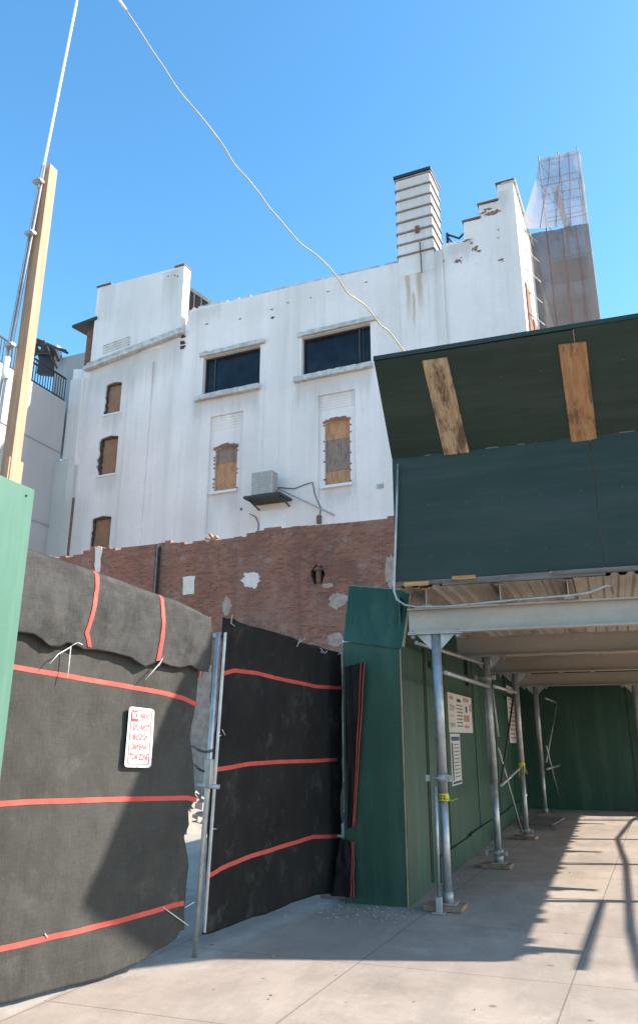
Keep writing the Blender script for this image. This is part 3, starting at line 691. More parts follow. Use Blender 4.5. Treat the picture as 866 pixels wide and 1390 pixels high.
# ------------------------------------------------------------ grey side building on the left
GX = W(ulx - .02, -.02, 0).x
ga = on_x(32, 512, GX); gb = on_x(91, 545, GX)
gw = TH_('grey_building', (GX, gb.y, 0), 'plain pale grey rendered building at the far left with a rooftop railing', 'building')
GZ = (ga.z + gb.z) / 2
b = MB(); b.box((GX - 9, 16, 0), (GX, gb.y - .02, GZ)); gwall = gw.part('wall', b, facade_mat('grey_render_wall', (0.47, 0.43, 0.41)))
b = MB()
for zz in (on_x(55, 600, GX).z, on_x(60, 711, GX).z): b.box((GX + .002, 16, zz - .04), (GX + .05, gb.y - .05, zz + .04))
gw.part('string_course', b, 'concrete')
b = MB(); y0 = ga.y - 3; y1 = gb.y - .1; n = 34
for k in range(n): b.bar((GX - .1, y0 + (y1 - y0) * k / (n - 1), GZ), (GX - .1, y0 + (y1 - y0) * k / (n - 1), GZ + 1.25), .035)
b.bar((GX - .1, y0, GZ + 1.27), (GX - .1, y1, GZ + 1.27), .07); b.bar((GX - .1, y0, GZ + .12), (GX - .1, y1, GZ + .12), .05)
gw.part('railing', b, 'black_iron')
# roof clutter
YY = 30.4
def clu(x, y, dy=0): return on_y(x, y, YY + dy)
b = MB(); p = clu(80, 487); q = clu(126, 476)
b.hexa([(p.x - .2, YY, 15), (q.x, YY, 15), (q.x, YY + .4, 15), (p.x - .2, YY + .4, 15), (p.x - .2, YY, p.z), (q.x, YY, q.z), (q.x, YY + .4, q.z), (p.x - .2, YY + .4, p.z)])
single('parapet_wall', b, 'concrete', (p.x, YY, 15), 'low blue grey parapet behind the left shoulder of the white building', 'wall')
vb = TH_('roof_bulkhead', clu(118, 490), 'small rusty brown box with an overhanging dark cap beside the raised white wall', 'roof bulkhead')
p = clu(120, 492); q = clu(131, 452)
b = MB(); b.box((p.x, YY - .3, p.z - 1.5), (q.x + .5, YY + 1.2, q.z)); vb.part('body', b, 'rust')
b = MB(); l = clu(111, 452); r = clu(130, 443)
b.hexa([(l.x, YY - .8, l.z - .1), (r.x + .6, YY - .8, r.z - .1), (r.x + .6, YY + 1.4, r.z + .2), (l.x, YY + 1.4, l.z + .2), (l.x, YY - .8, l.z + .04), (r.x + .6, YY - .8, r.z + .06), (r.x + .6, YY + 1.4, r.z + .36), (l.x, YY + 1.4, l.z + .36)])
vb.part('cap', b, 'black_iron')
rc = TH_('roof_wreck', clu(55, 500), 'tangle of broken dark steel frames on the roof above the railing', 'scaffold frame')
b = MB()
for (a, c, w) in (((40, 470), (88, 500), .3), ((46, 463), (70, 474), .25), ((58, 478), (84, 486), .22), ((36, 462), (36, 500), .12), ((48, 460), (56, 492), .10), ((36, 480), (70, 480), .08), ((55, 466), (90, 476), .10), ((60, 462), (78, 500), .08), ((34, 462), (52, 461), .10), ((40, 490), (62, 470), .07), ((52, 461), (92, 479), .12), ((33, 486), (64, 502), .1), ((72, 470), (80, 490), .1), ((44, 470), (44, 500), .07)):
    b.bar(clu(*a, rnd.uniform(-.6, .6)), clu(*c, rnd.uniform(-.6, .6)), w)
rc.part('frame', b, 'dark_fill')
b = MB(); p = clu(55, 495); q = clu(80, 470)
b.hexa([(p.x, YY - .2, p.z - .6), (q.x, YY + .1, p.z - .8), (q.x, YY + .3, p.z - .8), (p.x, YY + .1, p.z - .6), (p.x + .1, YY - .2, q.z + .2), (q.x, YY + .1, q.z - .2), (q.x, YY + .3, q.z - .2), (p.x + .1, YY + .1, q.z + .2)])
rc.part('torn_sheet', b, 'black_iron')
b = MB(); p = clu(76, 486); q = clu(79, 470); b.bar(clu(78, 490), clu(80, 470), .35, .1); b.bar(clu(36, 497), clu(37, 480), .3, .1); rc.part('white_panel', b, 'stone')

# ------------------------------------------------------------ red brick wall
BA = FA; BP = Vector((-2.3, 20.0, 0)); BD = D; BN = NA
def bw(x, y, dep=0.0):
    r = ray(x, y); o = BP + BN * dep; t = o.dot(BN) / r.dot(BN); p = r * t
    return ((p - o).dot(BD), p.z + H)
bk = thing('brick_wall', BP, 'long ruined red brick wall with white plaster patches in front of the white building', 'wall', rz=BA)
top = [(60, 757), (90, 754), (100, 751), (114, 745), (133, 744), (150, 745), (180, 742), (214, 738), (216, 740), (222, 740), (224, 737), (240, 737), (262, 735), (277, 736), (288, 734), (301, 732), (318, 729), (329, 729), (335, 724), (347, 721), (370, 719), (395, 715), (430, 713), (476, 709), (505, 706), (536, 703)]
tp_ = []
br_ = random.Random(5)
for a, c in zip(top, top[1:]):
    A = bw(*a); C_ = bw(*c); n = max(1, int((C_[0] - A[0]) / .22))
    for i in range(n):
        t = i / n; h_ = br_.choice((0, 0, 0, 0, .068, -.068)); w_ = (C_[0] - A[0]) / n; tp_.append((A[0] + w_ * i + .004, A[1] + (C_[1] - A[1]) * t + h_)); tp_.append((A[0] + w_ * (i + 1) - .004, A[1] + (C_[1] - A[1]) * t + h_))
tp_.append(bw(536, 703)); tp_.append((0, bw(536, 703)[1]))
outl = tp_ + [(0, -.1), (tp_[0][0] - 4, -.1), (tp_[0][0] - 4, tp_[0][1])]
hu, hz = bw(431, 780)
hole = [(hu + .22 * math.cos(2 * math.pi * k / 14) * br_.uniform(.8, 1.1), hz + .30 * math.sin(2 * math.pi * k / 14) * br_.uniform(.8, 1.1)) for k in range(14)]
b = MB(); b.poly(outl, [hole], lambda a, c: (a, 0, c)); b.poly(outl, [hole], lambda a, c: (a, .4, c)); rim(b, outl, 0, .4); rim(b, hole, 0, .4)
b.build('brickwork', 'brick', bk, recalc=False)
b = MB(); b.box((hu - .5, .36, hz - .5), (hu + .5, .395, hz + .5)); b.build('hole_backing', 'dark_fill', bk)
b = MB(); b.tube([(hu, .1, hz - .32), (hu, .1, hz + .34)], .085, 10); b.tube([(hu, .1, hz + .12), (hu, .1, hz + .2)], .14, 10); b.build('pipe_stub', 'rust', bk)
def patch(name, x, y, w, h, mat, seed, dep=-.015):
    u, z = bw(x, y); m = MB(); blob(m, u, z, w, h, dep, 26, seed, .68); return m.build(name, mat, bk)
u0, z0 = bw(248, 808); u1, z1 = bw(265, 782)
b = MB(); b.prism(ragged([(u0 + .03, z0), (u1, z0), (u1, z1), (u0, z1)], .02, br_), 'y', -.02, .0); b.build('plaster_patch', 'plaster', bk)
patch('plaster_patch', 341, 787, .33, .29, 'plaster', 21); 
for (x, y, w, h, s) in ((308, 822, .22, .35, 2), (459, 815, .4, .3, 5), (456, 868, .35, .25, 6), (530, 775, .25, .6, 8), (445, 795, .25, .1, 9)): patch('render_patch', x, y, w * .8, h * .8, 'render', s, -.008)
# light rendered pier at the left break and the vertical pipe chase
b = MB(); u0, _ = bw(133, 760); b.prism(ragged([(u0 + .02, 5.6), (u0 + .10, 5.2), (u0 + .16, bw(133, 744)[1] + .02), (u0 - .12, bw(133, 744)[1] + .03)], .03, br_), 'y', -.03, .3); b.build('pier_edge', 'plaster', bk)
b = MB(); u0, z1 = bw(218, 739); b.box((u0 - .14, -.05, 0), (u0 + .05, -.002, z1 - .1)); b.tube([(u0 - .03, -.1, 0), (u0 - .03, -.1, z1 - .03)], .06, 8); b.build('drain_pipe', 'dark_fill', bk)  # shadow of the chase put into the dark pipe and flat strip
u, z = bw(281, 733)
for (du, dz, an) in ((0, .03, .3), (.22, .05, -.4), (.1, .12, .9)):
    b = MB(); b.box((-.11, -.06, -.035), (.11, .06, .04), Matrix.Translation((u + du, .1, z + dz)) @ Matrix.Rotation(an, 4, 'Y'), bev=.008); b.build('loose_brick', 'board', bk)
# standing concrete pier seen through the gate gap
b = MB(); u0, z1 = bw(268, 905); u1, _ = bw(284, 905); b.prism(ragged([(u0 - .1, 0), (u1 + .3, 0), (u1 + .1, z1), (u0 + .1, z1 + .3)], .05, br_), 'y', -.1, -.002); b.build('render_patch', 'render', bk)

# rubble heap in the lot
rb = MB(); rr = random.Random(11)
for k in range(520):
    x = rr.uniform(-11.5, -4.2); y = rr.uniform(13.2, 18.8); hgt = max(0, .75 - abs(y - 16) * .28) * (0.5 + .5 * math.sin(x * 2.1) ** 2)
    s = rr.uniform(.05, .2); mx = Matrix.Translation((x, y, rr.uniform(0, hgt) )) @ Matrix.Rotation(rr.uniform(0, 3), 4, Vector((rr.random(), rr.random(), rr.random() + .1)).normalized())
    rb.box((-s, -s * .6, -s * .5), (s, s * .6, s * .5), mx)
tag(rb.build('rubble', 'render'), kind='stuff', label='heap of broken brick and concrete rubble on the lot beyond the open gate', cat='rubble')

# ------------------------------------------------------------ netted scaffold tower
zs0 = on_y(709, 322, 32.0).z
sx0, sx1, sy0, sy1 = -.45, 1.3, 32.0, 34.6
zt = on_y(757, 212, sy0).z
st = TH_('scaffold_tower', ((sx0 + sx1) / 2, sy0, 0), 'tall scaffold tower wrapped in translucent grey debris netting with red seams', 'scaffold tower')
b = MB()
for x in (sx0, .43, sx1 - .02):
    for y in (sy0 + .06, sy1): b.tube([(x, y, 0), (x, y, zt + .3)], .035, 6)
z = 2.0
zl = []
while z < zt: zl.append(z); z += 2.0
for z in zl + [zt - .05]:
    for y in (sy0 + .06, sy1): b.tube([(sx0, y, z), (sx1, y, z)], .03, 6); b.tube([(sx0, y, z - 1), (sx1, y, z - 1)], .022, 6)
    for x in (sx0, sx1): b.tube([(x, sy0, z), (x, sy1, z)], .03, 6)
    b.tube([(.43, sy0 + .06, z - 2), (sx0, sy0 + .06, z)], .02, 6)
st.part('frame', b, 'galv_dull')
b = MB()
for i, z in enumerate(zl):
    if z > zs0 - .5: break
    b.box((sx0 + .1, sy0 + .3, z), (sx1 - .1, sy1 - .3, z + .04))
    y0 = sy0 + .6; b.bar((0.1, sy0 + .5, z), (0.25, sy1 - .5, z + 2), .12, .06)
b.bar((.55, sy0 + .5, zs0), (.1, sy0 + 1.6, zt - .5), .30, .05)
st.part('platforms', b, 'grey_plank')
def clothgrid(mb, fn, nu, nv):
    vs = [[mb.bm.verts.new(fn(i / nu, j / nv)) for j in range(nv + 1)] for i in range(nu + 1)]
    for i in range(nu):
        for j in range(nv):
            f = mb.bm.faces.new((vs[i][j], vs[i + 1][j], vs[i + 1][j + 1], vs[i][j + 1])); f.smooth = True
def nse(x, y, z=0, s=1.0): return noise.noise(Vector((x * s, y * s, z * s)))
zs = on_y(709, 322, sy0).z
def lowerf(s, t):
    z = 3 + (zs - 3) * t; xl = -1.38; x = xl + (sx1 + .05 - xl) * s
    return (x, sy0 - .06 - .12 * abs(nse(x, z, 3, .7)), z)
b = MB(); clothgrid(b, lowerf, 14, 60); st.part('lower_net', b, 'veil')
xl_top = on_y(731, 218, sy0).x
def upperf(s, t):
    z = zs + (zt + .05 - zs) * t
    pl = [(0, 704, 309), (.3, 714, 285), (.65, 726, 248), (1, 731, 218)]
    for (a, xa, ya), (c, xc, yc) in zip(pl, pl[1:]):
        if a <= t <= c: k = (t - a) / (c - a); px = xa + (xc - xa) * k; py = ya + (yc - ya) * k; break
    yl = sy0 - 3.4 * (1 - t) ** 1.5 - .06
    p = on_y(px, py, yl); q = Vector((sx1 + .05, sy0 - .06, z)); r_ = p.lerp(q, s)
    w = s ** .45                                            # loose bulge pulled over to the building corner
    r_.y = p.y + (q.y - p.y) * w - .14 * abs(nse(r_.x, z, 9, .8)); r_.z = p.z + (z - p.z) * w
    return tuple(r_)
b = MB(); clothgrid(b, upperf, 14, 40); st.part('upper_net', b, 'veil_thin')
b = MB(); clothgrid(b, lambda s, t: (sx1 + .05 + .1 * abs(nse(s * 3, t * 24, 1)), sy0 + (sy1 - sy0) * s, 3 + (zt - 3) * t), 6, 60)
st.part('side_net', b, 'veil_thin')
b = MB(); clothgrid(b, lambda s, t: (sx0 + (sx1 - sx0) * s, sy1 + .05, 3 + (zs - 3) * t), 6, 20); st.part('back_net', b, 'veil_thin')
b = MB()
for s in (.28, .52, .74):
    b.tube([Vector((upperf(s, t / 12)[0], upperf(s, t / 12)[1] - .02, upperf(s, t / 12)[2])) for t in range(13)], .014, 5)
    b.tube([Vector(lowerf(s + .06, t / 20)) - Vector((0, .02, 0)) for t in range(21)], .014, 5)
st.part('red_seam', b, 'seam_red')
# ladder brackets and ties by the street wall
b = MB()
for k in range(6):
    z = 17.6 + k * 1.2; b.tube([(-1.4, 28.6 + .3 * k, z), (-.9, 30 + .3 * k, z + .1)], .03, 6)
st.part('wall_tie', b, 'galv_dull')

# ------------------------------------------------------------ sidewalk shed
SX0, SX1, SY0, SY1 = -2.05, 3.6, 8.22, 20.6
zb = on_y(540, 790, SY0).z; zm = on_y(540, 622, SY0).z
print('box z', zb, zm)
sh = TH_('sidewalk_shed', (0.8, SY0, 0), 'dark green plywood sidewalk shed on steel posts and beams over the pavement', 'sidewalk shed')
BEAMY = [8.45, 11.23, 14.39, 18.51]
BZ = 2.66; BH = zb - .09 - .17 - BZ
b_top = BZ + .27
for i, y in enumerate(BEAMY):
    b = MB(); b.ibeam((-1.98 if i == 0 else -1.95, y, BZ), (3.45, y, BZ), .27, .13, .01, .018)
    o = sh.part('cross_beam', b, 'alu')
JX = [on_y(x, 805, SY0 + .1).x for x in (579, 679, 771)]
JX = [-1.78, JX[1], JX[2], .95, 1.75, 2.55, 3.3]
JX[0] = on_y(579, 810, SY0 + .1).x
jz = b_top + .002; jh = zb - .075 - jz
for x in JX:
    b = MB(); b.ibeam((x, SY0 + .06, jz), (x, 20.2, jz), jh, .10, .01, .012); sh.part('joist', b, 'alu')
# corrugated deck and planks
b = MB(); x = SX0 + .03; per = .15; zd = zb - .07; k = 0
prof = []
while x < SX1 + .02:
    prof += [(x, zd), (x + .05, zd), (x + .075, zd + .03), (x + .125, zd + .03)]; x += per
vs = [[b.bm.verts.new((p[0], y, p[1])) for p in prof] for y in (SY0 + .03, 20.55)]
for i in range(len(prof) - 1): b.bm.faces.new((vs[0][i], vs[0][i + 1], vs[1][i + 1], vs[1][i]))
sh.part('corrugated_deck', b, 'deck')
b = MB(); y = SY0 + .005
while y < 20.3:
    w = .2; b.box((SX0 + .02, y, zd + .034), (SX1 - .03 + (0.05 if (k := k + 1) % 2 else .15) + rnd.uniform(-.05, .06), y + w - .006, zb - .004)); y += w
sh.part('deck_planks', b, 'grey_plank')
# parapet boards: front, street side, back, lot side
TOPY = on_y(508, 490, 7.42)
FZ = TOPY.z; FY = 7.42; TX = TOPY.x
print('flare', TOPY, on_y(866, 435, FY), on_y(508, 490, 7.6))
def board(lo, hi): b = MB(); b.box(lo, hi, bev=.003); return b
seam = on_y(812, 700, SY0).x
sh.part('parapet_board', board((SX0, SY0 - .018, zb), (seam - .004, SY0, zm)), 'ply_dark')
sh.part('parapet_board', board((seam + .004, SY0 - .02, zb + .01), (2.5, SY0, zm)), 'ply_dark')
sh.part('parapet_board', board((2.508, SY0 - .018, zb), (SX1, SY0, zm)), 'ply_dark')
sh.part('parapet_board', board((SX1 - .02, SY0 + .003, zb), (SX1, SY1, zm)), 'ply_dark')
b = MB(); 
for z in (zb + .2, zm - .15): b.box((SX0 + .02, SY0 + .003, z), (SX1 - .03, SY0 + .09, z + .09))
sh.part('parapet_rail', b, 'old_lumber')
b = MB(); b.box((seam - .05, SY0 + .002, zb + .02), (seam + .05, SY0 + .03, zm - .16)); sh.part('seam_strip', b, 'ply_edge')
for k in range(9):
    x = rnd.uniform(SX0 + .1, 1.2); w = rnd.uniform(.03, .2); b = MB(); b.box((x, SY0 - .024, zm - rnd.uniform(.006, .016)), (x + w, SY0 - .002, zm + .002)); sh.part('worn_edge', b, 'ply_edge')
# flared top
def flare(x0, x1, x0t, x1t, dz=0.0):
    b = MB(); n = Vector((0, -.7, -.7)).normalized() * .018
    p = [Vector((x0, SY0 - .01, zm + .004)), Vector((x1, SY0 - .01, zm + .004)), Vector((x1t, FY, FZ + dz)), Vector((x0t, FY, FZ + dz))]
    n = (p[1] - p[0]).cross(p[3] - p[0]).normalized() * .02
    b.hexa(p + [q + n for q in p]); return b
fs = on_y(808, 600, SY0).x
sh.part('flared_board', flare(SX0, seam - .03, TX, seam - .05), 'ply_dark')
sh.part('flared_board', flare(seam - .022, 2.5, seam - .042, 2.5, .012), 'ply_dark')
sh.part('flared_board', flare(2.508, SX1, 2.508, SX1 + .0), 'ply_dark')
b = MB(); nx = .82
p = [Vector((SX1 + .01, SY0, zm + .004)), Vector((SX1 + .01, SY1, zm + .004)), Vector((SX1 + nx, SY1, FZ)), Vector((SX1 + nx, SY0, FZ))]
b.hexa(p + [q + Vector((.014, 0, -.014)) for q in p]); sh.part('flared_board', b, 'ply_dark')
b = MB(); b.bar((TX - .005, FY - .012, FZ + .02), (SX1 + .01, FY - .012, FZ + .03), .03, .05); sh.part('cap_strip', b, M['ply_dark'])
# flare struts (weathered planks on the face)
def strut(pt0, pt1, pb0, pb1):
    a0 = ray(*pt0)
    P = Vector((0, SY0 - .012, zm)); Q = Vector((0, FY, FZ)); nrm = Vector((1, 0, 0)).cross(Q - P).normalized()
    def hit(px, off):
        r = ray(*px); o = P + nrm * off - Vector((0, 0, H)); t = o.dot(nrm) / r.dot(nrm); return r * t + Vector((0, 0, H))
    if nrm.z > 0: nrm = -nrm
    c = [hit(q, .006) for q in (pb0, pb1, pt1, pt0)]
    b = MB(); b.hexa(c + [q + nrm * .035 for q in c])
    bmesh.ops.bevel(b.bm, geom=b.bm.edges[:], offset=.006, segments=2, affect='EDGES'); return b
sh.part('flare_brace', strut((573, 489), (607, 484), (603, 617), (637, 613)), 'pale_flare_wood')
sh.part('flare_brace', strut((757, 467), (795, 463), (775, 601), (810, 598)), 'flare_wood')
sh.part('flare_brace', strut((953, 445), (991, 440), (955, 580), (990, 576)), 'flare_wood')
# loose timber under the front parapet
b = MB()
a = on_y(600, 793, SY0 - .03); c = on_y(740, 784, SY0 - .03); b.box((a.x, SY0 - .06, zb - .075), (seam, SY0 - .002, zb - .012))
b.box((seam - .5, SY0 - .075, zb - .045), (1.9, SY0 - .004, zb - .004))
b.box((SX0 + .02, SY0 - .03, zb - .05), (a.x - .004, SY0 + .02, zb - .006))
sh.part('edge_plank', b, 'grey_plank')
b = MB()
for (xa, xb, z) in ((549, 582, -.035), (614, 646, .0)):
    p = on_y(xa, 792, SY0 - .06); q = on_y(xb, 790, SY0 - .06); b.box((p.x, SY0 - .09, zb - .055 + z + .02), (q.x, SY0 - .062, zb - .012 + z + .02), bev=.004)
sh.part('wood_wedge', b, 'orange_wood')
# posts
def post(x, y, z1=BZ, gus=True, top=None, tilt=0):
    b = MB(); b.tube([(x, y, .03), (x + tilt, y, 1.05)], .043, 16); b.tube([(x + tilt, y, 1.02), (x + tilt, y, z1)], .052, 16)
    o = sh.part('post', b, 'galv')
    c = MB(); c.box((x - .09, y - .09, .055), (x + .09, y + .09, .067), bev=.002); c.tube([(x, y, .06), (x, y, .16)], .055, 12); sh.part('base_plate', c, 'galv_dull', o)
    c = MB(); c.box((x - .22, y - .13, .004), (x + .16, y + .12, .053), Matrix.Translation((x, y, 0)) @ Matrix.Rotation(rnd.uniform(-.2, .2), 4, 'Z') @ Matrix.Translation((-x, -y, 0)), bev=.004); sh.part('sole_plank', c, 'old_lumber', o)
    if gus:
        c = MB()
        for s in (-1, 1): c.prism([(x + s * .052, z1 - .17), (x + s * .052, z1 - .004), (x + s * .20, z1 - .004), (x + s * .20, z1 - .02)], 'y', y - .006, y + .006)
        c.box((x - .21, y - .07, z1 - .012), (x + .21, y + .07, z1 - .002))
        sh.part('gusset', c, 'galv', o)
        c = MB()
        for s in (-1, 1):
            c.tube([(x + s * .24, y - .05, z1 - .06), (x + s * .24, y - .05, z1 + .03)], .012, 8); c.tube([(x + s * .24, y - .05, z1 - .05), (x + s * .24, y - .05, z1 - .03)], .026, 6)
            c.box((x + s * .24 - .05, y - .08, z1 - .018), (x + s * .24 + .05, y - .02, z1 - .004 + .0))
        sh.part('clamp', c, 'galv_dull', o)
    return o
PY = BEAMY; PX = [-1.69, -1.56, -1.52, -1.53]
for x, y in zip(PX, PY): post(x, y)
MY = [9.7, 12.3, 15.1, 18.51]
for y in MY: post(.62 if y < 18 else .52, y, BZ if y == 18.51 else jz, gus=(y == 18.51))
KY = [8.0 + .45, 10.53, 13.13, 15.93, 19.13]
for y in KY[1:]: post(3.3, y, jz, gus=False)
# rails and braces
def rail(pts, r=.02, name='brace', mat='galv'):
    b = MB(); b.tube(pts, r, 10); return sh.part(name, b, mat)
rail([(3.3, 7.6, 2.30), (3.3, 9.2, 2.34), (3.3, 13.2, 2.33), (3.3, 16, 2.40)], .028, 'rail')
rail([(3.3, 16, 2.40), (3.3, 19.2, 2.2), (3.3, 20.4, 2.05)], .028, 'rail')
rail([(3.28, 10.55, 2.5), (3.28, 7.9, 2.58)], .03, 'rail')
for y in KY[1:]: rail([(3.3, y, 2.0), (2.75, y, 2.62)], .022)
p1 = on_x(565, 868, -1.95); 
rail([(-1.93, 8.55, 2.58), (-1.6, 11.2, 2.56)], .022, 'rail')
a = on_y(604, 913, 8.55); c = on_y(663, 932, 11.2); e = on_y(700, 940, 13.6)
rail([a, c], .024, 'rail'); rail([c + Vector((.08, 0, 0)), e], .024, 'rail')
# cross braces between posts
def br2(pa, ya, pc, yc, r=.014, mat='galv_dull'): rail([on_y(*pa, ya), on_y(*pc, yc)], r, 'brace', mat)
br2((697, 942), 13.4, (680, 1062), 11.4, .016, 'black_iron'); br2((676, 1016), 11.3, (708, 1130), 14.2, .016)
br2((680, 1066), 11.3, (706, 1042), 14.2, .018); br2((668, 935), 11.2, (676, 1000), 11.25, .014)
br2((755, 957), 20, (741, 1035), 18.6, .018); br2((741, 1012), 18.5, (758, 1083), 20, .02); br2((742, 1044), 18.5, (759, 1039), 20, .022); br2((740, 948), 18.5, (755, 954), 20, .02)
# flattened brace end standing by the first post
b = MB(); f = on_g(601, 1242); b.tube([(-1.735, 8.30, 1.12), (-1.74, 8.27, .1)], .017, 10); b.box((-1.77, 8.235, .004), (-1.71, 8.28, .14), bev=.006); b.box((-1.80, 8.2, .004), (-1.68, 8.3, .016)); sh.part('brace', b, 'galv')
# couplers
def coupler(x, y, z):
    b = MB(); b.tube([(x, y, z - .035), (x, y, z + .035)], .064, 12); b.tube([(x - .15, y - .05, z), (x + .11, y - .05, z)], .012, 8)
    b.box((x - .16, y - .07, z - .03), (x - .12, y - .03, z + .03)); b.box((x + .08, y - .07, z - .03), (x + .12, y - .03, z + .03)); sh.part('coupler', b, 'galv_dull')
coupler(PX[0], PY[0], on_y(601, 1056, 8.45).z); coupler(PX[1], PY[1], on_y(676, 1157, 11.23).z); coupler(PX[1], PY[1], on_y(668, 920, 11.23).z); coupler(PX[2], PY[2], on_y(711, 1128, 14.39).z)
# conduit on the shed corner
b = MB(); cy = SY0 - .06
pts = [on_y(540, 630, cy), on_y(538, 700, cy), on_y(535, 790, cy), on_y(535, 803, cy), on_y(539, 814, cy), on_y(549, 821, cy), on_y(565, 824, cy), on_y(610, 823, cy), on_y(700, 814, cy), on_y(775, 808, cy), on_y(800, 804, cy), on_y(822, 795, cy), on_y(830, 794, cy + .1), on_y(832, 806, cy + .4)]
b.tube(pts, .0125, 10); single('conduit', b, 'galv', pts[2], 'thin pale conduit bending round the corner of the green shed onto its beam', 'conduit', smooth=False)
# caution tape
def tape(x, y, z, lab, small=False):
    t = TH_('caution_tape', (x, y, z), lab, 'caution tape')
    b = MB(); b.tube([(x, y, z - .03), (x, y, z + .035)], .0545, 16, False); b.tube([(x, y, z - .033), (x + .004, y, z + .02)], .0565, 16, False)
    if not small:
        pts = [(x + .04, y - .06, z - .01), (x + .10, y - .07, z - .028), (x + .16, y - .06, z - .002)]
        for p, q in zip(pts, pts[1:]): b.bar(p, q, .004, .045, up=(0, 1, 0))
    else: b.bar((x + .05, y - .05, z), (x + .09, y - .06, z - .15), .004, .03, up=(0, 1, 0)); b.bar((x - .03, y - .05, z), (x - .05, y - .06, z - .2), .004, .03, up=(0, 1, 0))
    w = t.part('wrap', b, 'yellow')
    if not small:
        c = MB()
        for k in range(3): c.box((x - .045 + k * .03, y - .062, z - .018), (x - .03 + k * .03, y - .058, z - .002))
        for k in range(3): c.box((x - .045 + k * .03, y - .062, z + .008), (x - .028 + k * .03, y - .058, z + .02))
        t.part('print', c, 'ink', w)
tape(PX[0], PY[0], on_y(603, 1082, 8.45).z, 'yellow and black caution tape tied round the nearest shed post')
tape(PX[2], PY[2], on_y(709, 1038, 14.39).z, 'small yellow tape knot on the third shed post from the left', True)

# ------------------------------------------------------------ hoarding
hd = TH_('hoarding', (-2.08, 8.45, 0), 'green plywood hoarding running back under the sidewalk shed', 'hoarding')
HX = -2.08; HXL = -2.74
ys = [8.47, 9.55, 10.8, 12.02, 13.24, 14.46, 15.68, 16.9, 18.12, 19.34, 20.28]
for i, (a, c) in enumerate(zip(ys, ys[1:])):
    lift = .0 if i != 0 else 0
    off = .012 * (i % 2)
    hd.part('plywood_panel', board((HX - .02 - off, a + .004, .0), (HX - off, c - .004, 3.08)), 'ply_green')
b = MB(); b.box((HX + .001, 9.52, .05), (HX + .012, 9.56, 2.75)); hd.part('joint_strip', b, 'dark_fill')  # dark strip stands in for the shaded gap between the sheets
b = MB(); b.box((HX + .001, 9.565, .05), (HX + .024, 9.60, 2.75)); hd.part('joint_strip', b, 'ply_green')
b = MB(); y = 9.9
for k in range(5): b.box((HX + .002, y, .0), (HX + .04, y + 2.2, .27 + (.02 if k % 2 else 0)), bev=.004); y += 2.21
hd.part('kick_board', b, 'ply_green')
b = MB(); 
for k in range(4): b.box((HX + .002, 10.2 + 2.4 * k, 2.35), (HX + .04, 10.2 + 2.4 * k + .09, 3.0))
b.box((HX + .001, 9.9, 2.42), (HX + .03, 20.2, 2.5)); hd.part('rail', b, 'ply_green')
# end face
b = MB(); b.box((HXL, 8.43, 0), (HX - .012, 8.45, 2.60), bev=.002); hd.part('end_panel', b, 'ply_green')
a0 = on_y(466, 870, 8.40); a1 = on_y(546, 881, 8.40); t0 = on_y(474, 795, 8.62); t1 = on_y(557, 802, 8.62)
b = MB(); p = [a0, a1, t1, t0]; b.hexa([Vector(q) for q in p] + [Vector(q) + Vector((0, .02, .01)) for q in p]); hd.part('sloping_panel', b, 'ply_green')
b = MB(); b.box((HX - .011, 8.425, 0), (HX - .0, 8.449, 2.56)); b.bar(a1 + Vector((.01, -.005, .02)), t1 + Vector((.012, -.005, 0)), .022, .02); hd.part('edge_trim', b, 'ply_edge')
b = MB(); p = on_y(466, 872, 8.5); q = on_y(474, 906, 8.5); b.box((p.x, 8.46, q.z), (q.x + .01, 8.5, p.z + .02)); hd.part('white_batten', b, 'white')
b = MB(); b.hexa([(HX + .0, 8.47, 2.5), (HX - .02, 8.47, 2.5), (HX - .02, 9.6, 3.08), (HX, 9.6, 3.08), (HX, 8.62, 3.2), (HX - .02, 8.62, 3.2), (HX - .02, 9.6, 3.2), (HX, 9.6, 3.2)]) ; b.bm.free()
# framing behind
b = MB()
for y in ys[1:]: b.box((HX - .13, y - .02, 0), (HX - .036, y + .02, 3.05))
b.box((HXL, 8.453, 2.25), (HX - .14, 8.5, 2.33)); hd.part('stud', b, 'old_lumber')
# far wall across the pavement
fw = TH_('end_hoarding', (0.8, 20.3, 0), 'dark green plywood wall closing the far end of the covered pavement', 'hoarding')
for k in range(5):
    x0 = -2.06 + k * 1.22; fw.part('plywood_panel', board((x0 - .01, 20.3 + .025 * (k % 2), .0), (x0 + 1.23, 20.322 + .025 * (k % 2), 3.10)), 'ply_green')
b = MB(); b.box((-2.0, 20.35, .2), (3.9, 20.4, .3)); b.box((-2.0, 20.35, 2.95), (3.9, 20.39, 3.1));
for k in range(6): b.box((-2.1 + k * 1.22, 20.349, .31), (-2.0 + k * 1.22, 20.36, 2.19))  # strips added behind the joints to stop light leaking through
b.box((-2.0, 20.35, 2.2), (3.9, 20.4, 2.3)); fw.part('rail', b, 'old_lumber')

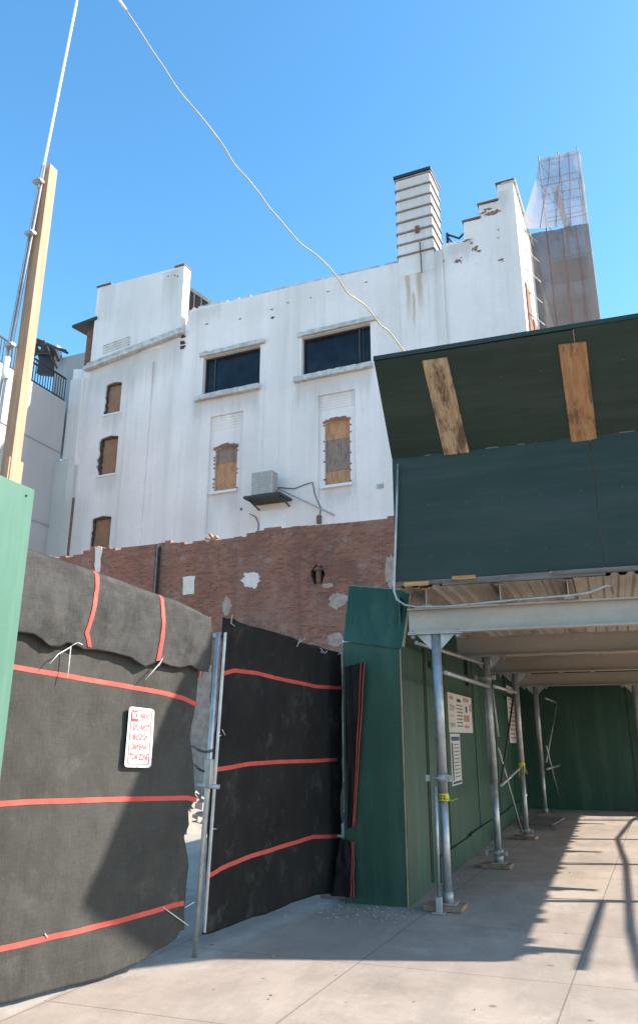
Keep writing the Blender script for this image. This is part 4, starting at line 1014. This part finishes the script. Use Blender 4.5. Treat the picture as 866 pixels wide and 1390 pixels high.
# posters on the hoarding
def poster(q, name, lab, draw, X=HX + .006):
    pts = [on_x(*p, X) for p in q]       # tl, tr, br, bl
    y0 = (pts[0].y + pts[3].y) / 2; y1 = (pts[1].y + pts[2].y) / 2; z1 = (pts[0].z + pts[1].z) / 2; z0 = (pts[2].z + pts[3].z) / 2
    t = TH_(name, (X, (y0 + y1) / 2, z0), lab, 'notice')
    b = MB(); b.box((X - .003, y0, z0), (X + .003, y1, z1)); sheet_ = t.part('sheet', b, 'paper')
    draw(t, sheet_, y0, y1, z0, z1, X + .004); return t
def bars(t, par, X, lst, mat, nm='print'):
    b = MB()
    for (a, c, z0, z1) in lst: b.box((X, a, z0), (X + .002, c, z1))
    t.part(nm, b, mat, par)
def permit(t, par, y0, y1, z0, z1, X):
    w = y1 - y0; h = z1 - z0; r = random.Random(4)
    g = lambda a, c, d, e: (y0 + w * a, y0 + w * c, z0 + h * d, z0 + h * e)
    red = [g(.62, .86, .84, .95), g(.62, .86, .30, .48), g(.62, .84, .13, .2), g(.05, .2, .84, .92), g(.88, .97, .6, .8), g(.04, .2, .68, .7), g(.04, .2, .55, .57), g(.04, .2, .40, .42), g(.04, .2, .2, .22)]
    ink = [g(.34, .5, .80, .88)] + [g(.32, .56, .70 - .09 * k, .725 - .09 * k) for k in range(7)] + [g(.05, .25, .14 + .03 * k, .148 + .03 * k) for k in range(4)] + [g(.05, .25, .6 + .03 * k, .61 + .03 * k) for k in range(3)]
    bars(t, par, X, red, 'faded_red', 'red_print'); bars(t, par, X, ink, 'ink'); bars(t, par, X, [g(.70, .78, .55, .72)], 'blueink', 'blue_print')
poster([(607, 938), (640, 949), (640, 996), (609, 993)], 'permit_board', 'white permit sheet with red and black print on the green hoarding', permit)
def lst(t, par, y0, y1, z0, z1, X):
    w = y1 - y0; h = z1 - z0; g = lambda a, c, d, e: (y0 + w * a, y0 + w * c, z0 + h * d, z0 + h * e)
    bars(t, par, X, [g(.08, .92, .86, .94)], 'blueink', 'heading'); bars(t, par, X, [g(.3, .85, .78 - .07 * k, .795 - .07 * k) for k in range(10)] + [g(.08, .2, .1, .82)] + [g(.08, .92, .03, .07)], 'ink')
poster([(611, 996), (624, 996), (626, 1067), (613, 1064)], 'notice_sheet', 'narrow white notice with a dark heading hanging below the permit sheet', lst)
def redp(t, par, y0, y1, z0, z1, X):
    w = y1 - y0; h = z1 - z0; g = lambda a, c, d, e: (y0 + w * a, y0 + w * c, z0 + h * d, z0 + h * e)
    bars(t, par, X, [g(.12 + .05 * (k % 3), .9 - .06 * (k % 2), .82 - .075 * k, .85 - .075 * k) for k in range(11)], 'faded_red', 'red_print'); bars(t, par, X, [g(.15, .35, .90, .95), g(.6, .85, .90, .95)], 'ink')
poster([(687, 929), (698, 936), (700, 1009), (691, 1008)], 'warning_sheet', 'tall white sheet with red lettering rows between the second and third posts', redp)
def bluep(t, par, y0, y1, z0, z1, X):
    w = y1 - y0; h = z1 - z0; g = lambda a, c, d, e: (y0 + w * a, y0 + w * c, z0 + h * d, z0 + h * e)
    bars(t, par, X, [g(.1, .9, .04 + .075 * k, .075 + .075 * k) for k in range(12)], 'blueink')
poster([(711, 950), (717, 953), (718.5, 1050), (713, 1050)], 'banner_strip', 'narrow white and blue strip half hidden behind the third post', bluep)
b = MB(); p = on_x(724, 988, HX + .006); b.prism([(p.y - .55, p.z), (p.y, p.z - .33), (p.y + .55, p.z), (p.y, p.z + .33)], 'x', HX + .002, HX + .012); single('diamond_panel', b, 'board', p, 'pale brown diamond shaped board fixed to the hoarding by the fourth post', 'board')
gb_ = MB(); gr_ = random.Random(21)
for k in range(420):
    t = gr_.random()
    if t < .5: x = HX + .06 + abs(gr_.gauss(0, .12)); y = gr_.uniform(8.5, 20)
    elif t < .8: x = gr_.uniform(-3.3, -2.0); y = 8.35 - abs(gr_.gauss(0, .35))
    else: x = gr_.uniform(-3.0, 1.5); y = gr_.uniform(4.5, 18)
    q = gr_.uniform(.003, .009); gb_.box((-q, -q * .7, -q * .3), (q, q * .7, q * .6), Matrix.Translation((x, y, .004)) @ Matrix.Rotation(gr_.uniform(0, 3), 4, 'Z') @ Matrix.Rotation(gr_.uniform(-.4, .4), 4, 'X'))
tag(gb_.build('grit', 'kerb'), 'fine grit and crumbs of masonry scattered on the pavement along the hoarding', 'grit', kind='stuff')
# loose boards lying on the pavement
b = MB(); p = on_g(738, 1120); b.box((-.45, -.9, .002), (.12, .7, .03), Matrix.Translation((p.x + .02, p.y, 0)) @ Matrix.Rotation(.15, 4, 'Z')); b.box((-.35, -.6, .034), (.2, .8, .06), Matrix.Translation((p.x + .05, p.y + .2, 0)) @ Matrix.Rotation(-.1, 4, 'Z'), bev=.004)
single('loose_boards', b, 'grey_plank', (p.x, p.y, 0), 'dark boards lying flat on the pavement by the fourth post', 'board')
b = MB(); p = on_g(755, 1115); b.box((-.05, -.05, 0), (.05, .05, .05), Matrix.Translation(p) @ Matrix.Rotation(.5, 4, 'Z'), bev=.015); b.box((-.03, .03, .0), (.06, .09, .03), Matrix.Translation(p) @ Matrix.Rotation(.9, 4, 'Z'), bev=.01); single('rock', b, 'black_iron', p, 'small dark lump of debris lying alone on the shaded pavement', 'debris')

# ------------------------------------------------------------ netted gate leaves
class Leaf:
    def __init__(s, A, d, n, amp, seed):
        s.A = Vector((A[0], A[1], 0)); s.d = Vector((d[0], d[1], 0)).normalized(); s.n = Vector((n[0], n[1], 0)).normalized(); s.amp = amp; s.seed = seed
    def disp(s, u, z):
        k = s.seed
        return s.amp * (.55 * abs(nse(u * 2.6 + z * 1.7, z * 1.9 - u, s.seed + 11)) + 1.0 * nse(u * .8, z * .5, k) + .55 * nse(u * 2.2 + z * .8, z * 1.1, k + 3) + .22 * nse(u * 5, z * 4 + u * 2, k + 7) + .10 * nse(u * 11, z * 9, k + 2) + .045 * nse(u * 26, z * 30, k + 5))
    def P(s, u, z, off=0.0): return s.A + s.d * u + s.n * (s.disp(u, z) + off) + Vector((0, 0, z))
    def hit(s, x, y):
        r = ray(x, y); t = s.A.dot(s.n) / r.dot(s.n); p = r * t; return ((p - s.A).dot(s.d), p.z + H)
    def sheet(s, u0, u1, zlo, zhi, nu, nv, off=0.0, th=.004):
        b = MB()
        clothgrid(b, lambda a, c: s.P(u0 + (u1 - u0) * a, zlo(u0 + (u1 - u0) * a) + (zhi(u0 + (u1 - u0) * a) - zlo(u0 + (u1 - u0) * a)) * c, off), nu, nv); return b
    def strip(s, px, hw, off=.008, n=60):
        pts = [s.hit(*p) for p in px]; b = MB()
        seg = [0]
        for p, q in zip(pts, pts[1:]): seg.append(seg[-1] + (Vector(q) - Vector(p)).length)
        def at(t):
            L_ = t * seg[-1]
            for i in range(len(pts) - 1):
                if L_ <= seg[i + 1] + 1e-9:
                    k = (L_ - seg[i]) / (seg[i + 1] - seg[i]); k2 = k
                    return Vector(pts[i]).lerp(Vector(pts[i + 1]), k2)
            return Vector(pts[-1])
        def fn(a, c):
            p = at(a); e = .01; dr = (at(min(1, a + e)) - at(max(0, a - e))); dr.normalize(); q = p + Vector((-dr[1], dr[0])) * hw * (c * 2 - 1)
            return s.P(q[0], q[1], off + .003 * nse(a * 30, c, 1))
        clothgrid(b, fn, n, 2); return b
def interp(tab, x):
    if x <= tab[0][0]: return tab[0][1]
    for (a, va), (c, vc) in zip(tab, tab[1:]):
        if x <= c: return va + (vc - va) * (x - a) / (c - a)
    return tab[-1][1]
def solid(o, t=.005):
    m = o.modifiers.new('thick', 'SOLIDIFY'); m.thickness = t; m.offset = -1
    return o
# left leaf: swings back from the gap towards the lumber post
LL = Leaf((-3.2, 6.0), (-.387, -.922), (.922, -.387), .035, 2)
gl = TH_('gate_leaf', (-3.3, 5.8, 0), 'sunlit netted gate leaf at left with a folded grey flap and parking sign', 'gate', 'netted gate leaves')
uR = -.02
topv = [LL.hit(277, 835), LL.hit(240, 815), LL.hit(215, 806), LL.hit(128, 773), LL.hit(43, 745)]
topt = sorted([(u, z) for u, z in topv]); topt.append((2.3, topt[-1][1] + .03))
botv = [LL.hit(250, 1262), LL.hit(246, 1272), LL.hit(233, 1281), LL.hit(215, 1291), (LL.hit(195, 1299)[0], .06), (LL.hit(150, 1299)[0], .025), (LL.hit(0, 1299)[0], .015)]
bott = sorted([(u, max(z, .012)) for u, z in botv]); bott.append((2.3, .012))
# the free edge waves
edge = [LL.hit(x, y) for x, y in ((250, 1262), (250, 1240), (257, 1175), (251, 1135), (258, 1120), (257, 1100), (267, 1085), (263, 1040), (259, 1000), (266, 955), (270, 910), (272, 905))]
ezt = sorted([(z, u) for u, z in edge]); ezt.append((3, ezt[-1][1]))
b = MB()
def lf(a, c):
    zt_ = 2.5; u_ = 2.2 * a
    zlo = interp(bott, u_); zhi = interp(topt, max(u_, 0)) - .06; z = zlo + (zhi - zlo) * c
    e = interp(ezt, z); u = e + (2.2 - e) * a
    return LL.P(u, z)
clothgrid(b, lf, 110, 130); solid(gl.part('net', b, 'greynet'))
# folded flap
flb = [(22, 860), (40, 862), (50, 868), (62, 878), (75, 879), (86, 873), (95, 876), (108, 882), (125, 883), (150, 887), (172, 893), (180, 899), (190, 906), (200, 902), (208, 898), (225, 905), (238, 907), (252, 904), (262, 910), (268, 912)]
flt = sorted([LL.hit(*p) for p in flb]); flt.append((2.3, flt[-1][1]))
def ff(a, c):
    u = -.03 + 2.25 * a; zlo = interp(flt, u); zhi = interp(topt, u); z = zlo + (zhi - zlo) * c
    bulge = .045 + .03 * math.sin(math.pi * min(1, c * 1.05)) + .02 * (1 - c) * (1 + nse(u * 5, 3)) - .06 * max(0, (c - .9) / .1) ** 2
    return LL.P(u, z, bulge + .010 * nse(u * 7 + z * 6, z * 3, 5) + .006 * nse(u * 22 + z * 9, z * 14, 5))
b = MB(); clothgrid(b, ff, 110, 44); fo = solid(gl.part('folded_flap', b, 'flapnet'))
for i, px in enumerate(([(16, 905), (60, 913), (110, 921), (170, 931), (225, 942), (250, 948), (268, 957)], [(-25, 1092), (40, 1088), (90, 1087), (150, 1085), (215, 1084), (255, 1083), (268, 1086)], [(-25, 1293), (20, 1283), (60, 1273), (110, 1262), (160, 1250), (210, 1237), (240, 1228), (250, 1226)])):
    gl.part('stripe', LL.strip(px, .017), 'tape')
for px in ([(129, 775), (127, 800), (118, 840), (112, 860), (117, 879)], [(215, 808), (214, 830), (212, 870), (207, 898)]):
    pts = [LL.hit(*p) for p in px]
    b = MB()
    def fs_(a, c, pts=pts):
        k = a * (len(pts) - 1); i = min(int(k), len(pts) - 2); p = Vector(pts[i]).lerp(Vector(pts[i + 1]), k - i); u = p[0] + (c - .5) * .034
        zlo = interp(flt, u); zhi = interp(topt, u); cc = (p[1] - zlo) / (zhi - zlo); cc = min(.985, max(.01, cc)); q = ff((u + .03) / 2.25, cc)
        return q + LL.n * .006
    clothgrid(b, fs_, 20, 2); gl.part('flap_band', b, 'tape', fo)
b = MB()
for dx in (0, 4): b.tube([LL.P(*LL.hit(277 + dx, 838), .03), LL.P(*LL.hit(274 + dx, 870), .03), LL.P(*LL.hit(271 + dx, 905), .02), LL.P(*LL.hit(270 + dx, 920), .0)], .006, 6)
gl.part('edge_cord', b, 'tape')
zi = 0
for px in ([(90, 878), (83, 921)], [(90, 878), (100, 873), (106, 876)], [(90, 879), (72, 889), (60, 902)], [(211, 899), (191, 923)], [(208, 905), (213, 894)], [(221, 1231), (254, 1256)], [(58, 1266), (62, 1272)], [(250, 1232), (262, 1224)]):
    b = MB(); b.tube([LL.P(*LL.hit(*p), .07 if px[0][1] < 950 else .015) for p in px], .0032, 6); gl.part('zip_tie', b, 'zip')
b = MB(); b.tube([LL.P(.16, .15, -.10), LL.P(.16, 2.4, -.10)], .022, 10); b.tube([LL.P(.16, 2.40, -.10), LL.P(2.1, 2.7, -.10)], .022, 10); b.tube([LL.P(.16, .3, -.10), LL.P(2.1, .3, -.10)], .022, 10); b.tube([LL.P(2.1, .1, -.10), LL.P(2.1, 2.8, -.10)], .022, 10)
gl.part('frame', b, 'galv')
# parking sign
sc = [LL.hit(*p) for p in ((172, 959), (206, 963), (201, 1042), (165, 1041))]
cx = sum(p[0] for p in sc) / 4; cz = sum(p[1] for p in sc) / 4
tl, tr, brr, bl = [Vector(p) for p in sc]
def sg(a, c, off):
    """a: 0 left..1 right, c: 0 bottom..1 top on the slightly bent sign"""
    p = bl.lerp(brr, a).lerp(tl.lerp(tr, a), c); q = LL.A + LL.d * p[0] + Vector((0, 0, p[1])) + LL.n * (LL.disp(cx, cz) + .03 + .012 * math.cos((c - .5) * 3) + off); return q
sgn = TH_('parking_sign', sg(.5, 0, 0), 'white no parking sign with red border hanging on the sunlit netted gate', 'sign')
def rrect(a0, c0, a1, c1, ra, n=5, asp=.45):
    pts = []
    for (ca, cc, s) in ((a1 - ra, c0 + ra * asp, -90), (a1 - ra, c1 - ra * asp, 0), (a0 + ra, c1 - ra * asp, 90), (a0 + ra, c0 + ra * asp, 180)):
        for k in range(n + 1):
            t = R(s + 90 * k / n); pts.append((ca + ra * math.cos(t), cc + ra * asp * math.sin(t)))
    return pts
def plate(outer, holes, o0, o1):
    b = MB(); b.poly(outer, holes, lambda a, c: sg(a, c, o1)); b.poly(outer, holes, lambda a, c: sg(a, c, o0))
    for l in [outer] + holes:
        vs = [(b.bm.verts.new(sg(a, c, o0)), b.bm.verts.new(sg(a, c, o1))) for a, c in l]
        for (p, q), (r, s) in zip(vs, vs[1:] + vs[:1]): b.bm.faces.new((p, r, s, q))
    return b
pl = sgn.part('plate', plate(rrect(0, 0, 1, 1, .12), [], 0, .004), 'white')
sgn.part('border', plate(rrect(.09, .045, .91, .955, .1), [rrect(.115, .057, .885, .943, .09)], .0045, .0055), 'red', pl)
sgn.part('rule', plate([(.12, .755), (.88, .755), (.88, .765), (.12, .765)], [], .0045, .0055), 'red', pl)
sgn.part('red_box', plate([(.12, .77), (.37, .77), (.37, .935), (.12, .935)], [], .0045, .0052), 'red', pl)
W_ = (brr - bl).length; Hs = (tl - bl).length
def letter(body, a, c, ha, size, mat, sx=1.0, off=.0058, bold=.0):
    bm = text_mesh(body, size, lambda x, y: sg(a + x * sx / 1.0, c + y, off), bold); m_ = MB(); m_.bm.free(); m_.bm = bm; sgn.part('lettering', m_, mat, pl)
letter('NO', .245, .852, 0, .17, 'white', .85, .0056, .003)
letter('PARKING', .63, .852, 0, .14, 'red', .72, .0056, .002)
letter('DO NOT', .5, .66, 0, .15, 'red', 1.1, .0056, .003)
letter('BLOCK', .5, .50, 0, .15, 'red', 1.2, .0056, .003)
letter('DRIVEWAY', .5, .335, 0, .15, 'red', .86, .0056, .003)
letter('TOW ZONE', .5, .17, 0, .15, 'red', .86, .0056, .003)
b = MB()
for a, c in ((.5, .975), (.5, .025)): b.tube([sg(a, c, .004), sg(a, c, .009)], .006, 8)
sgn.part('bolt', b, 'galv', pl)

# right leaf: black net in the shade
RL = Leaf((-3.17, 6.2), (.28, 2.58), (2.58, -.28), .03, 8)
gr = TH_('gate_leaf', (-3.05, 7.4, 0), 'black netted gate leaf in the shade with three red stripes beside the green hoarding', 'gate', 'netted gate leaves')
t2 = sorted([RL.hit(*p) for p in ((303, 838), (312, 838), (318, 843), (335, 848), (352, 852), (375, 859), (395, 866), (404, 872), (420, 874), (440, 881), (458, 885), (464, 892))])
b2 = sorted([RL.hit(*p) for p in ((275, 1268), (290, 1266), (310, 1258), (330, 1250), (345, 1244), (362, 1240), (385, 1230), (405, 1223), (430, 1215), (455, 1212), (468, 1216))])
b2 = [(u, max(z, .012)) for u, z in b2]
e2 = sorted([(z, u) for u, z in [RL.hit(*p) for p in ((303, 840), (302, 870), (300, 905), (296, 950), (292, 1000), (287, 1060), (283, 1120), (279, 1180), (276, 1230), (274, 1266))]])
uE = RL.hit(463, 1050)[0]
def rf(a, c):
    u_ = uE * a; zlo = interp(b2, u_); zhi = interp(t2, u_); z = zlo + (zhi - zlo) * c; e = interp(e2, z) * .9
    e = e + .012 * nse(z * 6, 1, 1); return RL.P(e + (uE - e) * a, z)
b = MB(); clothgrid(b, rf, 90, 100); solid(gr.part('net', b, 'blacknet'))
for px in ([(303, 914), (318, 910), (350, 914), (390, 924), (430, 932), (463, 934)], [(288, 1045), (305, 1043), (340, 1037), (380, 1034), (420, 1033), (457, 1031)], [(277, 1190), (287, 1187), (300, 1178), (340, 1162), (390, 1147), (425, 1136), (458, 1135)]):
    gr.part('stripe', RL.strip(px, .018), 'tape')
for px in ([(313, 835), (310, 846), (316, 850)], [(404, 866), (398, 878)], [(399, 873), (410, 867)], [(430, 880), (437, 887), (441, 884)], [(433, 887), (431, 884)], [(455, 889), (462, 884)], [(464, 940), (468, 935)], [(284, 1125), (291, 1125)], [(297, 990), (301, 998)], [(296, 998), (292, 1000)]):
    b = MB(); b.tube([RL.P(*RL.hit(*p), .03) for p in px], .003, 6); gr.part('zip_tie', b, 'zip')
gp = MB()
pA = Vector((-3.19, 6.09, .0)); pB = on_y(297, 858, 6.17)
gp.tube([pA, pA.lerp(pB, .5) + Vector((.004, 0, 0)), pB], .021, 12); gp.bar(pA + Vector((.045, .06, .16)), pB + Vector((.04, .05, 0)), .03, .012); fr = gr.part('upright', gp, 'galv')
b = MB(); b.tube([RL.P(.05, 2.45, -.06), RL.P(uE, 2.38, -.06)], .02, 8); b.tube([RL.P(.05, .25, -.06), RL.P(uE, .2, -.06)], .02, 8); b.tube([RL.P(uE + .01, .0, -.02), RL.P(uE + .01, 2.45, -.02)], .026, 12)
gr.part('frame', b, 'galv_dull')
b = MB(); p = on_y(283, 1066, 6.12); b.tube([p + Vector((-.09, -.02, 0)), p + Vector((.10, .0, -.01))], .018, 10); b.box(p + Vector((-.03, -.03, -.02)), p + Vector((.03, .03, .2)), bev=.006); gr.part('latch', b, 'galv', fr)
b = MB(); p = on_y(468, 1130, 8.7); b.box(p + Vector((-.03, -.03, -.09)), p + Vector((.03, .02, .09)), bev=.004); b.tube([p + Vector((-.09, -.04, -.03)), p + Vector((.06, -.04, -.04))], .014, 8); gr.part('hinge', b, 'white')
# chain in the gap between the leaves
ch_ = MB(); a = on_y(262, 1010, 6.02); c = on_y(290, 1024, 6.14); n = 15
for rowz, (aa, cc) in enumerate(((on_y(261, 1012, 6.02), on_y(291, 1018, 6.14)), (on_y(262, 1036, 6.02), on_y(288, 1046, 6.14)))):
    for k in range(n):
        t = (k + .5) / n; p = aa.lerp(cc, t) + Vector((0, 0, -.03 * math.sin(math.pi * t))); d_ = (cc - aa).normalized(); s_ = Vector((0, 0, 1)) if k % 2 else Vector((0, 1, 0))
        ring = [p + d_ * .014 * math.cos(q) + s_ * .009 * math.sin(q) for q in [2 * math.pi * j / 8 for j in range(9)]]
        ch_.tube(ring, .003, 5, False)
single('chain', ch_, 'black_iron', (-3.2, 6.08, 1.3), 'dark steel chain looped across the gap between the two netted gate leaves', 'chain')
# loose net strips between gate and hoarding
def flap(px_q, name, lab, seed, Y0, trims):
    ptl, ptr, pbr, pbl = px_q
    def fn(a, c):
        x = (pbl[0] + (pbr[0] - pbl[0]) * a) * (1 - c) + (ptl[0] + (ptr[0] - ptl[0]) * a) * c; y = (pbl[1] + (pbr[1] - pbl[1]) * a) * (1 - c) + (ptl[1] + (ptr[1] - ptl[1]) * a) * c
        p = on_y(x, y, Y0); return p + Vector((0, .03 * nse(a * 3, c * 4, seed) - .02 * a, 0))
    t = TH_(name, fn(.5, 0), lab, 'netting'); b = MB(); clothgrid(b, fn, 12, 60); o = solid(t.part('cloth', b, 'blacknet'))
    for k in trims:
        b = MB(); b.tube([fn(k, j / 20) + Vector((0, -.012, 0)) for j in range(21)], .005, 6); t.part('piping', b, 'tape', o)
flap(((468, 905), (497, 899), (482, 1121), (472, 1125)), 'net_strip', 'long dark net strip with red piping hanging against the green hoarding end', 4, 8.34, (.80, .96))
flap(((462, 1138), (481, 1142), (482, 1218), (449, 1216)), 'net_strip', 'short dark net scrap near the ground with red piping by the hoarding', 9, 8.36, (.88, .98))
b = MB(); p = on_g(455, 1219); b.box((p.x - .15, p.y - .05, 0), (p.x + .32, p.y + .05, .04), bev=.005); single('timber_offcut', b, 'grey_plank', p, 'dark timber offcut on the ground under the hinged edge of the black gate', 'timber')

# ------------------------------------------------------------ left green panel, lumber post, mast
gpn = TH_('green_panel', (-3.66, 3.4, 0), 'sunlit light green plywood panel at the left edge of the picture', 'hoarding')
e1 = on_x(48, 665, -3.66); 
b = MB(); b.box((-3.68, 2.2, 0), (-3.66, e1.y, e1.z), bev=.003); gpn.part('sheet', b, 'ply_light')
b = MB(); b.box((-3.72, 2.2, .6), (-3.682, e1.y - .25, .69)); b.box((-3.72, 2.2, 2.5), (-3.682, e1.y - .25, 2.59)); gpn.part('rail', b, 'old_lumber')
b = MB(); p = on_x(10, 650, -3.70); q = on_x(33, 628, -3.70); b.box((-3.74, p.y, e1.z - .3), (-3.70, q.y, q.z), bev=.004); gpn.part('cleat', b, 'lumber')
b = MB(); b.tube([on_x(36, 673, -3.66), on_x(36, 673, -3.655)], .009, 8); gpn.part('bolt', b, 'black_iron')
pt = on_y(68, 222, 4.05); zt_ = pt.z
lp = TH_('lumber_post', (-3.8, 4.05, 0), 'tall pale square lumber post rising behind the green panel at left', 'post')
xr = on_y(69, 222, 4.05).x
b = MB(); b.box((xr - .085, 4.05, 0), (xr, 4.14, zt_), bev=.004); lp.part('timber', b, 'lumber')
# conduit mast strapped to the post
ms = TH_('conduit_mast', (xr - .12, 4.05, 0), 'slender galvanised pipe strapped to the lumber post and bending over at the top', 'pipe')
a = on_y(60, 225, 4.03); c = on_y(3, 530, 4.03); top_ = on_y(106, -5, 4.03)
low = Vector((c.x - .02, 4.03, 1.0))
b = MB(); b.tube([a + (a - top_) * .12, a, top_, top_ + (top_ - a) * .35], .011, 10)
e0 = top_ + (top_ - a) * .35; e3 = on_y(158, -6, 4.15); e4 = on_y(172, 14, 4.2)
arc = []
for k in range(13):
    t = k / 12; arc.append((1 - t) ** 3 * e0 + 3 * (1 - t) ** 2 * t * (e0 + (top_ - a) * .25) + 3 * (1 - t) * t * t * (e3 + (e3 - e4) * 6) + t ** 3 * e3)
b.tube(arc + [e4], .011, 10); ms.part('pipe', b, 'white')
b = MB(); 
for s in (-1, 1): b.tube([a + Vector((s * .009, -.0, 0)), c + Vector((s * .016, 0, 0)), low + Vector((s * .016, 0, 0))], .010, 8)
ms.part('channel', b, 'galv')
for (x, y) in ((51, 246), (40, 316), (12, 468)):
    p = on_y(x, y, 4.0); b = MB(); b.box(p + Vector((-.035, -.015, -.012)), p + Vector((.045, .03, .012)), bev=.003); b.tube([p + Vector((.03, -.02, 0)), p + Vector((.03, -.03, 0))], .01, 8); ms.part('strap', b, 'galv')
b = MB(); p = on_y(8, 506, 4.0); b.tube([p + Vector((0, 0, .12)), p + Vector((0, -.01, 0)), p + Vector((.01, 0, -.05))], .022, 10); ms.part('insulator', b, 'white')
# drooping cable
px = [(172, 14), (188, 38), (205, 65), (222, 90), (240, 118), (256, 138), (275, 160), (292, 182), (305, 200), (318, 222), (336, 242), (352, 262), (366, 282), (380, 298), (394, 315), (410, 332), (428, 345), (444, 360), (456, 374), (464, 386), (472, 398), (484, 406), (497, 416), (508, 430), (516, 441), (526, 448), (538, 463), (551, 481)]
n = len(px); pts = [on_y(x, y, 4.2 + (8.3 - 4.2) * (k / (n - 1)) ** 1.0) for k, (x, y) in enumerate(px)]
# smooth
def catmull(p, sub=4):
    out = []
    for i in range(len(p) - 1):
        p0 = p[max(i - 1, 0)]; p1 = p[i]; p2 = p[i + 1]; p3 = p[min(i + 2, len(p) - 1)]
        for k in range(sub):
            t = k / sub; out.append(.5 * ((2 * p1) + (-p0 + p2) * t + (2 * p0 - 5 * p1 + 4 * p2 - p3) * t * t + (-p0 + 3 * p1 - 3 * p2 + p3) * t ** 3))
    out.append(p[-1]); return out
b = MB(); cp = catmull(pts); b.tube(cp, [.0045 + .0035 * i / len(cp) for i in range(len(cp))], 8); single('cable', b, 'cable', pts[-1], 'cream cable drooping across the sky from the mast to the green shed', 'cable')

# ------------------------------------------------------------ light
world = bpy.data.worlds.new('World'); scene.world = world; world.use_nodes = True
nt = world.node_tree; sky = nt.nodes.new('ShaderNodeTexSky'); sky.sky_type = 'NISHITA'; sky.sun_disc = False
EL, AZ = R(33.7), R(90 - 17.7)
sky.sun_elevation = EL; sky.sun_rotation = AZ; sky.air_density = 1.0; sky.dust_density = 0.6; sky.ozone_density = 1.8; sky.altitude = 0
bg = nt.nodes['Background']; hs = nt.nodes.new('ShaderNodeHueSaturation'); hs.inputs['Hue'].default_value = .490; hs.inputs['Saturation'].default_value = 1.25; hs.inputs['Value'].default_value = 1.12; nt.links.new(sky.outputs[0], hs.inputs['Color']); nt.links.new(hs.outputs[0], bg.inputs[0]); bg.inputs[1].default_value = .15
sun = bpy.data.lights.new('sun', 'SUN'); sun.energy = 5.0; sun.angle = R(.55); sun.color = (1, .94, .86)
so = bpy.data.objects.new('sun', sun); COL.objects.link(so)
S = Vector((math.cos(EL) * math.sin(AZ), math.cos(EL) * math.cos(AZ), math.sin(EL)))
so.rotation_euler = S.to_track_quat('Z', 'Y').to_euler(); so.location = (20, 10, 30)
scene.view_settings.view_transform = 'Standard'; scene.view_settings.look = 'None'; scene.view_settings.gamma = 1
scene.view_settings.exposure = 1.2
scene.cycles.max_bounces = 6; scene.cycles.transparent_max_bounces = 12
